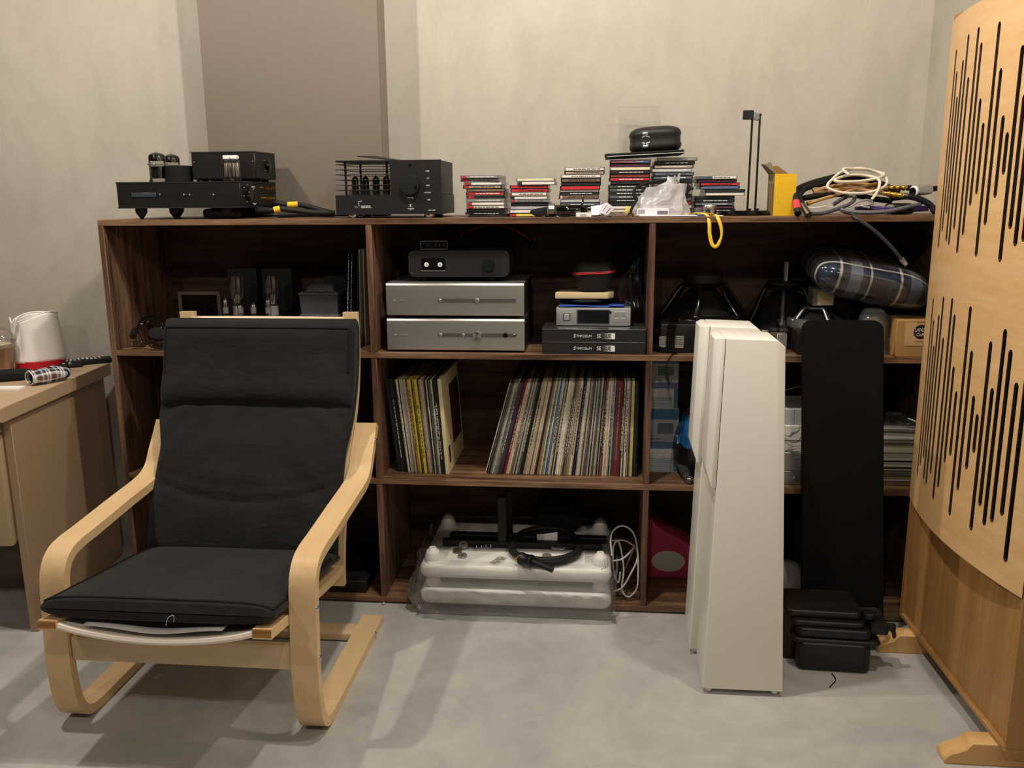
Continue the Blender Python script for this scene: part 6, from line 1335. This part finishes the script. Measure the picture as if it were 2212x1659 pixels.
for k, (px, py, dz, lab, tl) in enumerate(((988, 1192, 0, 'metal disc at the back of the little trio of discs', .12), (1001, 1185, .008, 'metal disc lying tilted on top of the little trio', .35), (999, 1203, 0, 'metal disc at the front of the little trio of discs', -.1), (1181, 1203, 0, 'lone flat metal disc with a centre dimple inside the coiled lead', 0), (1199, 1186, .003, 'metal disc beside the folded leaflet, nearest it', .3), (1213, 1187, .003, 'middle metal disc of the three behind the coiled lead', -.2), (1225, 1183, 0, 'dark metal disc farthest from the folded leaflet', .1))):
    c = pz(px, py); ax = Vector((tl*.4, -abs(tl), 1)).normalized(); r_ = .0155
    t = thing('metal_disc', lab, 'disc', c)
    m_ = mat('6a6760', .3, .6) if k in (0, 6) else DISC
    obj('disc_body', G().lathe(((0, 0), (r_*.96, 0), (r_, .001), (r_, .0062), (r_*.95, .0072), (0, .0072)), c+Vector((0, 0, .0005+dz+abs(tl)*.006)), 30, ax), m_, t); obj('centre_dimple', G().lathe(((0, .0073), (.003, .0073), (.0022, .0066), (0, .0066)), c+Vector((0, 0, .0005+dz+abs(tl)*.006)), 14, ax), BLKG, t)
for px, py, rz, lab in ((1045, 1185, .35, 'small clear bag of chrome screws nearest the trio of discs'), (1076, 1212, 1.15, 'small clear bag of felt pads beside the coiled lead')):
    c = pz(px, py); t = thing('parts_bag', lab, 'plastic bag', c, rz)
    obj('film', G().grid(lambda u, v: Vector((-.036+.072*u, -.017+.034*v, .001+.009*math.sin(math.pi*u)*math.sin(math.pi*v)+.003*abs(mnoise.noise(Vector((u*9, v*7, px)))))), 18, 10), POLY, t, local=True, ang=15)
    for k in range(4):
        if py < 1200: obj('screw', G().lathe(((0, 0), (.0045, 0), (.0045, .003), (.002, .004), (.002, .012), (0, .012)), (-.024+.016*k, .002*(-1)**k, .001), 12), CHROME, t, local=True)
        else: obj('pad', G().cyl((-.02+.014*k, .004*(-1)**k, .001), (-.02+.014*k, .004*(-1)**k, .005), .0065, seg=14), mat('b9b39c', .8), t, local=True)
# white mains lead looped beside the rack
pl = [(1322, 1200, .04), (1319, 1165, .06), (1326, 1145, .08), (1342, 1136, .09), (1360, 1142, .09), (1372, 1160, .08), (1378, 1195, .07), (1380, 1240, .05), (1376, 1270, .04), (1362, 1288, .035), (1350, 1286, .035), (1343, 1270, .04), (1347, 1235, .06), (1344, 1200, .08), (1336, 1170, .10), (1326, 1178, .10), (1324, 1210, .08), (1328, 1245, .06), (1336, 1258, .05), (1340, 1235, .06)]
P = [Vector((min(p.x, .834), p.y, max(p.z, ZB+.004))) for p in TP(pl)]
WL = mat('c3c3c0', .45)
t = thing('white_lead', 'loose white mains lead standing in loops between rack and divider', 'cord', Vector((P[9].x, P[9].y, ZB))); obj('sheath', G().tube(P, .0030, 8), WL, t)
P = [Vector((min(p.x, .834), p.y, max(p.z, ZB+.004))) for p in TP([(1326, 1278, .03), (1345, 1268, .035), (1362, 1240, .05), (1376, 1210, .07), (1374, 1185, .10), (1350, 1168, .14), (1322, 1168, .16)])]
obj('sheath', G().tube(P, .0030, 8), WL, t)
P = [Vector((min(p.x, .834), p.y, max(p.z, ZB+.004))) for p in TP([(1322, 1212, .05), (1345, 1207, .06), (1365, 1188, .08), (1371, 1180, .12), (1356, 1215, .16), (1345, 1240, .18)])]
obj('sheath', G().tube(P, .0032, 8), WL, t)

# ---------------- lower row, last compartment
q = rect(1398, 1128, 1492, 1262, .20)
PK = mat('b8405e', .75, 0, .3, .08, 30)
t = thing('pink_bag', 'deep pink bag with a plain white oval panel on the bottom board', 'bag', (.95, .26, ZB))
def pk(u, v): return Vector((.862+.175*u, .205+.004*math.sin(6*u), ZB+.0006+(q[3]-ZB)*v*(1-.42*u**1.6)))
g = G().prism([(.861, ZB+.0006), (1.06, ZB+.0006), (1.075, ZB+.06), (1.03, ZB+.115), (.98, ZB+.152), (.925, ZB+.178), (.892, q[3]-.008), (.884, q[3]+.010), (.861, q[3]+.002)], 1, .205, .33, .006, 2)
obj('bag_body', g, PK, t)
c = atY(1445, 1215, .20)
obj('white_panel', G().lathe(((0, 0), (.040, 0), (.041, .001), (0, .0014)), (c.x-.002, .2052, c.z+.002), 40, (0, -1, 0), sx=1.38, sy=.92), mat('cdc8c0', .7), t, label='plain white oval panel')
obj('bag_base', G().box(.862, 1.058, .2045, .32, ZB+.0004, ZB+.010), mat('5a2030', .7), t)
single('brown_toy', G().sup((1.085, .29, ZB+.20), (.028, .03, .06), .8, .8, rot=Matrix.Rotation(.4, 3, 'Y')), mat('4a2d24', .7, 0, .3, .1, 40), 'dark brown rounded thing leaning behind the pink bag', 'object') if False else None
q = rect(1672, 1178, 1735, 1278, -.02)
def wb_(u, v):
    a = 2*math.pi*u; k = math.sin(math.pi*min(1, .12+.86*v))**.5; n = mnoise.noise(Vector((2.5*math.cos(a), 2.5*math.sin(a), 3*v)))
    return Vector((1.285+.085*k*math.cos(a)+.012*n, .095+.075*k*math.sin(a)+.012*n, ZB+.001+.135*v))
t = thing('white_bag', 'crumpled white plastic bag seen low in the gap beside the white speaker', 'plastic bag', (1.285, .095, ZB)); obj('film', G().grid(wb_, 44, 16, cu=True), thin('white_film', (.9, .9, .9), .5, .2, .15), t, ang=22)
single('grey_bag', G().sup((1.545, .03, ZB+.085), (.055, .028, .084), .8, .8, fn=lambda p: p+Vector((.004*mnoise.noise(p*30), 0, 0))), POLYD, 'cloudy clear plastic bag behind the black grille at the far end', 'plastic bag')
single('dark_carton', G().box(1.14, 1.40, .20, .38, ZB+.0006, ZB+.24, .002, 1), BLKM, 'plain black carton at the back of the last lower compartment', 'box')

# ================================================================ white speakers
SPW = mat('f3efe6', .32, 0, .45, .008, 6)
def speaker():
    t = thing('floor_speaker', 'front one of two slim tapered white floor speakers standing before the shelf', 'speaker', (1.09, -.375, 0))
    zb, y0, y1 = .016, -.458, -.300
    bl, br, tl, tr = (.986, zb), (1.196, zb), (1.0125, .966), (1.157, .944)
    g = G().hull([Vector(p) for p in ((bl[0], y0, zb), (br[0], y0, zb), (bl[0], y1, zb), (br[0], y1, zb), (tl[0], y0+.022, tl[1]), (tl[0], y1, tl[1]), (tr[0]-.020, y0+.022, tr[1]+.018), (tr[0]-.020, y1, tr[1]+.018), (tr[0], y0+.022, tr[1]), (tr[0], y1, tr[1]))], .003, 3)
    obj('cabinet', g, SPW, t)
    # front baffle: separate slab on the narrow face looking away to the window side
    def bx(z): return .986+(1.0125-.986)*(z-zb)/(.966-zb)
    zt_, z0_ = .9655, .578
    def by(z): return y0+.022*(z-zb)/(.966-zb)
    P = []
    for z, c in ((zt_, 0), (z0_, .0)):
        x = bx(z)-.0015
        P += [Vector((x, by(z)+.001, z)), Vector((x, y1-.001, z)), Vector((x-.011, by(z)+.001, z)), Vector((x-.011, y1-.001, z))]
    for z in (zt_-.004, z0_+.045):
        x = bx(z)-.0015; P += [Vector((x-.026, by(z)+.022, z)), Vector((x-.026, y1-.022, z))]
    obj('front_baffle', G().hull(P, .0015, 2), SPW, t)
    obj('shadow_gap', G().hull([Vector((bx(z)-k, y, z)) for z in (z0_+.002, .962) for k in (.0, .0016) for y in (by(z)+.003, y1-.003)]), DKINK, t)
    for x in (1.004, 1.178):
        for y in (y0+.018, y1-.02): obj('foot', G().lathe(((0, 0), (.006, 0), (.010, .004), (.011, .010), (.009, zb+.001), (0, zb+.001)), (x, y, 0), 20), mat('d5d3cf', .2, .6), t)
    return t
s1 = speaker()
s2 = s1.copy(); COL.objects.link(s2); s2.location = (1.09-.014, -.375+.208, 0); s2['label'] = 'rear one of two slim tapered white floor speakers, half hidden by its twin'
for c in list(s1.children):
    k = c.copy(); COL.objects.link(k); k.parent = s2
for o in (s1, s2): o['group'] = 'white floor speakers'

# ================================================================ black cloth grille leaning on the shelf
GRL = mat('171717', .95, 0, .12, .06, 300, .35, 1100)
P4 = [Vector((1.3275, -.072, .004)), Vector((1.572, -.072, .004)), Vector((1.513, -.026, .955)), Vector((1.286, -.026, .955))]
def gpt(u, v): return P4[0].lerp(P4[1], u).lerp(P4[3].lerp(P4[2], u), v)
def gshape(off):
    out = []; W = .235; H = .955; r = .028
    for (cu, cv, a0) in ((r/W, r/H, math.pi), (1-r/W, r/H, 1.5*math.pi), (1-r/W, 1-r/H, 0), (r/W, 1-r/H, .5*math.pi)):
        for k in range(7): a = a0+math.pi/2*k/6; out.append(gpt(cu+r/W*math.cos(a), cv+r/H*math.sin(a))+Vector((0, off, 0)))
    return out
t = thing('speaker_grille', 'tall black cloth speaker grille with rounded corners leaning against the shelf unit', 'grille', (1.45, -.06, 0))
def slabpoly(A, B, bev=0):
    g = G(); b = bmesh.new(); va = [b.verts.new(p) for p in A]; vb = [b.verts.new(p) for p in B]; n = len(A); b.faces.new(va); b.faces.new(vb[::-1])
    for i in range(n): b.faces.new((va[i], vb[i], vb[(i+1) % n], va[(i+1) % n]))
    bmesh.ops.recalc_face_normals(b, faces=b.faces)
    if bev: bmesh.ops.bevel(b, geom=[e for e in b.edges if e.calc_face_angle(0) > 1.2], offset=bev, segments=2, affect='EDGES')
    return g.add(b)
obj('cloth_face', slabpoly(gshape(-.009), gshape(.0), .003), GRL, t); obj('frame', slabpoly(gshape(.0005), gshape(.009)), mat('0f0f0f', .5, 0, .3), t)

# ================================================================ ribbed black plastic case on the floor
CB = mat('1c1c1c', .42, 0, .45, .05, 80, .12, 500)
t = thing('plastic_case', 'ribbed black hard plastic case lying on the floor before the black grille', 'case', (1.37, -.21, 0))
def tierbox(x0, x1, y0, y1, z0, z1, r=.012, rot=0.0): return G().prism(rrect(x0, x1, y0, y1, .02, 5), 2, z0, z1, r, 3)
RC = Matrix.Rotation(-.045, 3, 'Z')
def addt(nm, g, m=CB):
    bmesh.ops.rotate(g.bm, verts=g.bm.verts, cent=(1.37, -.31, 0), matrix=RC); return obj(nm, g, m, t)
addt('base_shell', tierbox(1.265, 1.462, -.318, -.115, .0, .085, .010))
addt('base_flange', tierbox(1.250, 1.490, -.312, -.110, .080, .094, .006))
addt('lid_shell', tierbox(1.262, 1.466, -.306, -.113, .094, .122, .008))
addt('lid_rib', tierbox(1.250, 1.452, -.292, -.118, .120, .138, .007)); addt('lid_rib', tierbox(1.236, 1.446, -.272, -.120, .137, .160, .008))
addt('side_ledge', tierbox(1.228, 1.285, -.262, -.118, .0, .150, .010))
addt('latch', G().box(1.462, 1.512, -.292, -.235, .106, .140, .008, 2)); addt('latch', G().box(1.505, 1.532, -.285, -.268, .118, .138, .005, 2)); addt('latch_hook', G().prism([(1.517, .118), (1.532, .118), (1.534, .100), (1.527, .094), (1.524, .108)], 1, -.284, -.270, .002, 1))
addt('handle', G().tube([(1.462, -.20, .115), (1.505, -.19, .118), (1.512, -.16, .118), (1.465, -.15, .115)], .008, 8)); addt('hinge_knob', G().lathe(((0, 0), (.018, 0), (.018, .012), (.012, .016), (0, .016)), (1.462, -.262, .148), 20))
single('black_thread', G().tube([onZ_ for onZ_ in (atZ(1797, 1455, .001), atZ(1803, 1463, .002), atZ(1805, 1470, .001), atZ(1798, 1478, .001), atZ(1792, 1485, .001))], .0016, 5), BLKR, 'short curled black thread lying on the floor before the plastic case', 'thread')
q = atZ(830, 1305, .0); single('pale_crumb', G().sup((q.x, q.y-.006, .005), (.0055, .005, .005), .9, .9, 14, 8), mat('b9b3a8', .8), 'tiny pale crumb on the floor at the foot of the divider', 'crumb')

# ================================================================ slotted curved wooden diffuser
PXW, PY0, PY1, PZ0, PZ1 = 1.619, -.745, -.062, .057, 1.772
t = thing('wooden_diffuser', 'tall honey coloured wooden acoustic diffuser with a bowed slotted front on two feet', 'diffuser', (1.66, -.40, 0))
def px_(y): return 1.619+.0217*(-.064-y)
pw = lambda x, y, z: Vector((px_(y)+x, y, z))
def pbox(nm, x0, x1, y0, y1, z0, z1, m, bev=.0015): return obj(nm, G().hull([pw(x, y, z) for x in (x0, x1) for y in (y0, y1) for z in (z0, z1)], bev, 1), m, t)
pbox('back_board', .012, .030, PY0+.012, PY1-.012, PZ0+.012, PZ1-.012, OAK)
fw = .012
pbox('frame_rail', 0, .060, PY0, PY1, PZ0, PZ0+fw, OAK); pbox('frame_rail', 0, .060, PY0, PY1, PZ1-fw, PZ1, OAK)
pbox('frame_stile', 0, .060, PY1-fw, PY1, PZ0+fw, PZ1-fw, OAK); pbox('frame_stile', 0, .060, PY0, PY0+fw, PZ0+fw, PZ1-fw, OAK)
pbox('felt_lining', .004, .0115, PY0+.014, PY1-.014, .45, 1.74, mat('2e2320', .95, 0, .1, .25, 300, .4, 500), 0)
SYC, SH, SB_ = -.402, .338, .042
def sx_(y): k = (y-SYC)/SH; return -SB_*(1-min(1, k*k))-.003
SLOT = [(-.160, 1.169, 1.673, .531, 1.036), (-.187, 1.215, 1.617, .57, .981), (-.213, 1.26, 1.553, .60, .915), (-.236, 1.19, 1.637, .546, 1.0), (-.262, 1.182, 1.693, .541, 1.052), (-.291, 1.224, 1.59, .579, .949), (-.329, 1.167, 1.698, .521, 1.056), (-.355, 1.212, 1.659, .563, 1.018), (-.381, 1.283, 1.531, .639, .891), (-.410, 1.31, 1.474, .666, .833), (-.440, 1.166, 1.69, .518, 1.049), (-.468, 1.24, 1.587, .594, .946), (-.499, 1.302, 1.483, .658, .842), (-.523, 1.353, 1.445, .707, .803), (-.546, 1.161, 1.623, .52, .981), (-.571, 1.235, 1.52, .591, .877), (-.595, 1.199, 1.66, .552, 1.017), (-.621, 1.21, 1.62, .57, .975), (-.652, 1.24, 1.55, .598, .907), (-.680, 1.14, 1.64, .498, 1.0)]
SZ0, SZ1, SW_ = .440, 1.756, .0072
b = bmesh.new(); VC = {}
def V(y, z):
    k = (round(y, 5), round(z, 5))
    if k not in VC: VC[k] = b.verts.new(pw(sx_(y), y, z))
    return VC[k]
def quad(*p):
    p = list(dict.fromkeys((round(y, 5), round(z, 5)) for y, z in p)); 
    if len(p) > 2: b.faces.new([V(*q) for q in p])
edges = [PY0+.003]
for s in sorted(SLOT): edges += [s[0]-SW_, s[0]-SW_/2, s[0], s[0]+SW_/2, s[0]+SW_]
edges += [PY1-.003]
slot_at = {}
for s in SLOT:
    for a_, b_ in ((-1, -.5), (-.5, 0), (0, .5), (.5, 1)): slot_at[(round(s[0]+a_*SW_, 5), round(s[0]+b_*SW_, 5))] = (s, a_, b_)
EZ = {}
for s in SLOT:
    for e in (-1, 1): EZ[round(s[0]+e*SW_, 5)] = [s[3]+SW_, s[4]-SW_, s[1]+SW_, s[2]-SW_]
for y0, y1 in zip(edges, edges[1:]):
    k = slot_at.get((round(y0, 5), round(y1, 5)))
    if not k:
        n = max(1, int((y1-y0)/.02))
        for i in range(n):
            a_, b_ = y0+(y1-y0)*i/n, y0+(y1-y0)*(i+1)/n
            A = EZ.get(round(a_, 5), []) if i == 0 else []; B = EZ.get(round(b_, 5), []) if i == n-1 else []
            quad((a_, SZ0), (b_, SZ0), *[(b_, z) for z in B], (b_, SZ1), (a_, SZ1), *[(a_, z) for z in A[::-1]])
        continue
    s, a_, b_ = k; ha, hb = SW_*math.sqrt(1-a_*a_), SW_*math.sqrt(1-b_*b_)
    zz = SZ0
    for z0, z1 in ((s[3], s[4]), (s[1], s[2])):
        quad((y0, zz), (y1, zz), (y1, z0+SW_-hb), (y0, z0+SW_-ha))
        zz = None; top = [(y0, z1-SW_+ha), (y1, z1-SW_+hb)]
        nxt = s[1] if z1 == s[4] else None
        if nxt is not None:
            quad(top[0], top[1], (y1, nxt+SW_-hb), (y0, nxt+SW_-ha))
            # upper slot's own lower edge is already met: continue from its top
            tt = [(y0, s[2]-SW_+ha), (y1, s[2]-SW_+hb)]; quad(tt[0], tt[1], (y1, SZ1), (y0, SZ1)); break
bmesh.ops.recalc_face_normals(b, faces=b.faces)
for f in b.faces:
    f.normal_update()
    if f.normal.x > 0: f.normal_flip()
g = G().add(b); scr = obj('slotted_screen', g, [BEECH, mat('3a2a1e', .8)], t, ang=30); scr.data.polygons.foreach_set('use_smooth', [False]*len(scr.data.polygons)); md = scr.modifiers.new('solid', 'SOLIDIFY'); md.thickness = .006; md.offset = -1; md.material_offset_rim = 1
for y0 in (-.7105, -.194):
    pr = [(1.519, .0), (1.519, .014), (1.534, .027), (1.550, .032), (1.566, .040), (1.578, .0565), (1.71, .0565), (1.728, .04), (1.728, 0)]
    obj('foot', G().prism(pr, 1, y0, y0+.052, .002, 1), FOOTW, t)

# lettering: curves to meshes
bpy.context.view_layer.update(); dg = bpy.context.evaluated_depsgraph_get()
for o in FONTS:
    me = bpy.data.meshes.new_from_object(o.evaluated_get(dg)); nm = o.name; par = o.parent; mw = o.matrix_basis.copy(); mm = o.data.materials[0]
    bpy.data.objects.remove(o); n = bpy.data.objects.new(nm, me); COL.objects.link(n); n.parent = par; n.matrix_basis = mw
    if not me.materials: me.materials.append(mm)
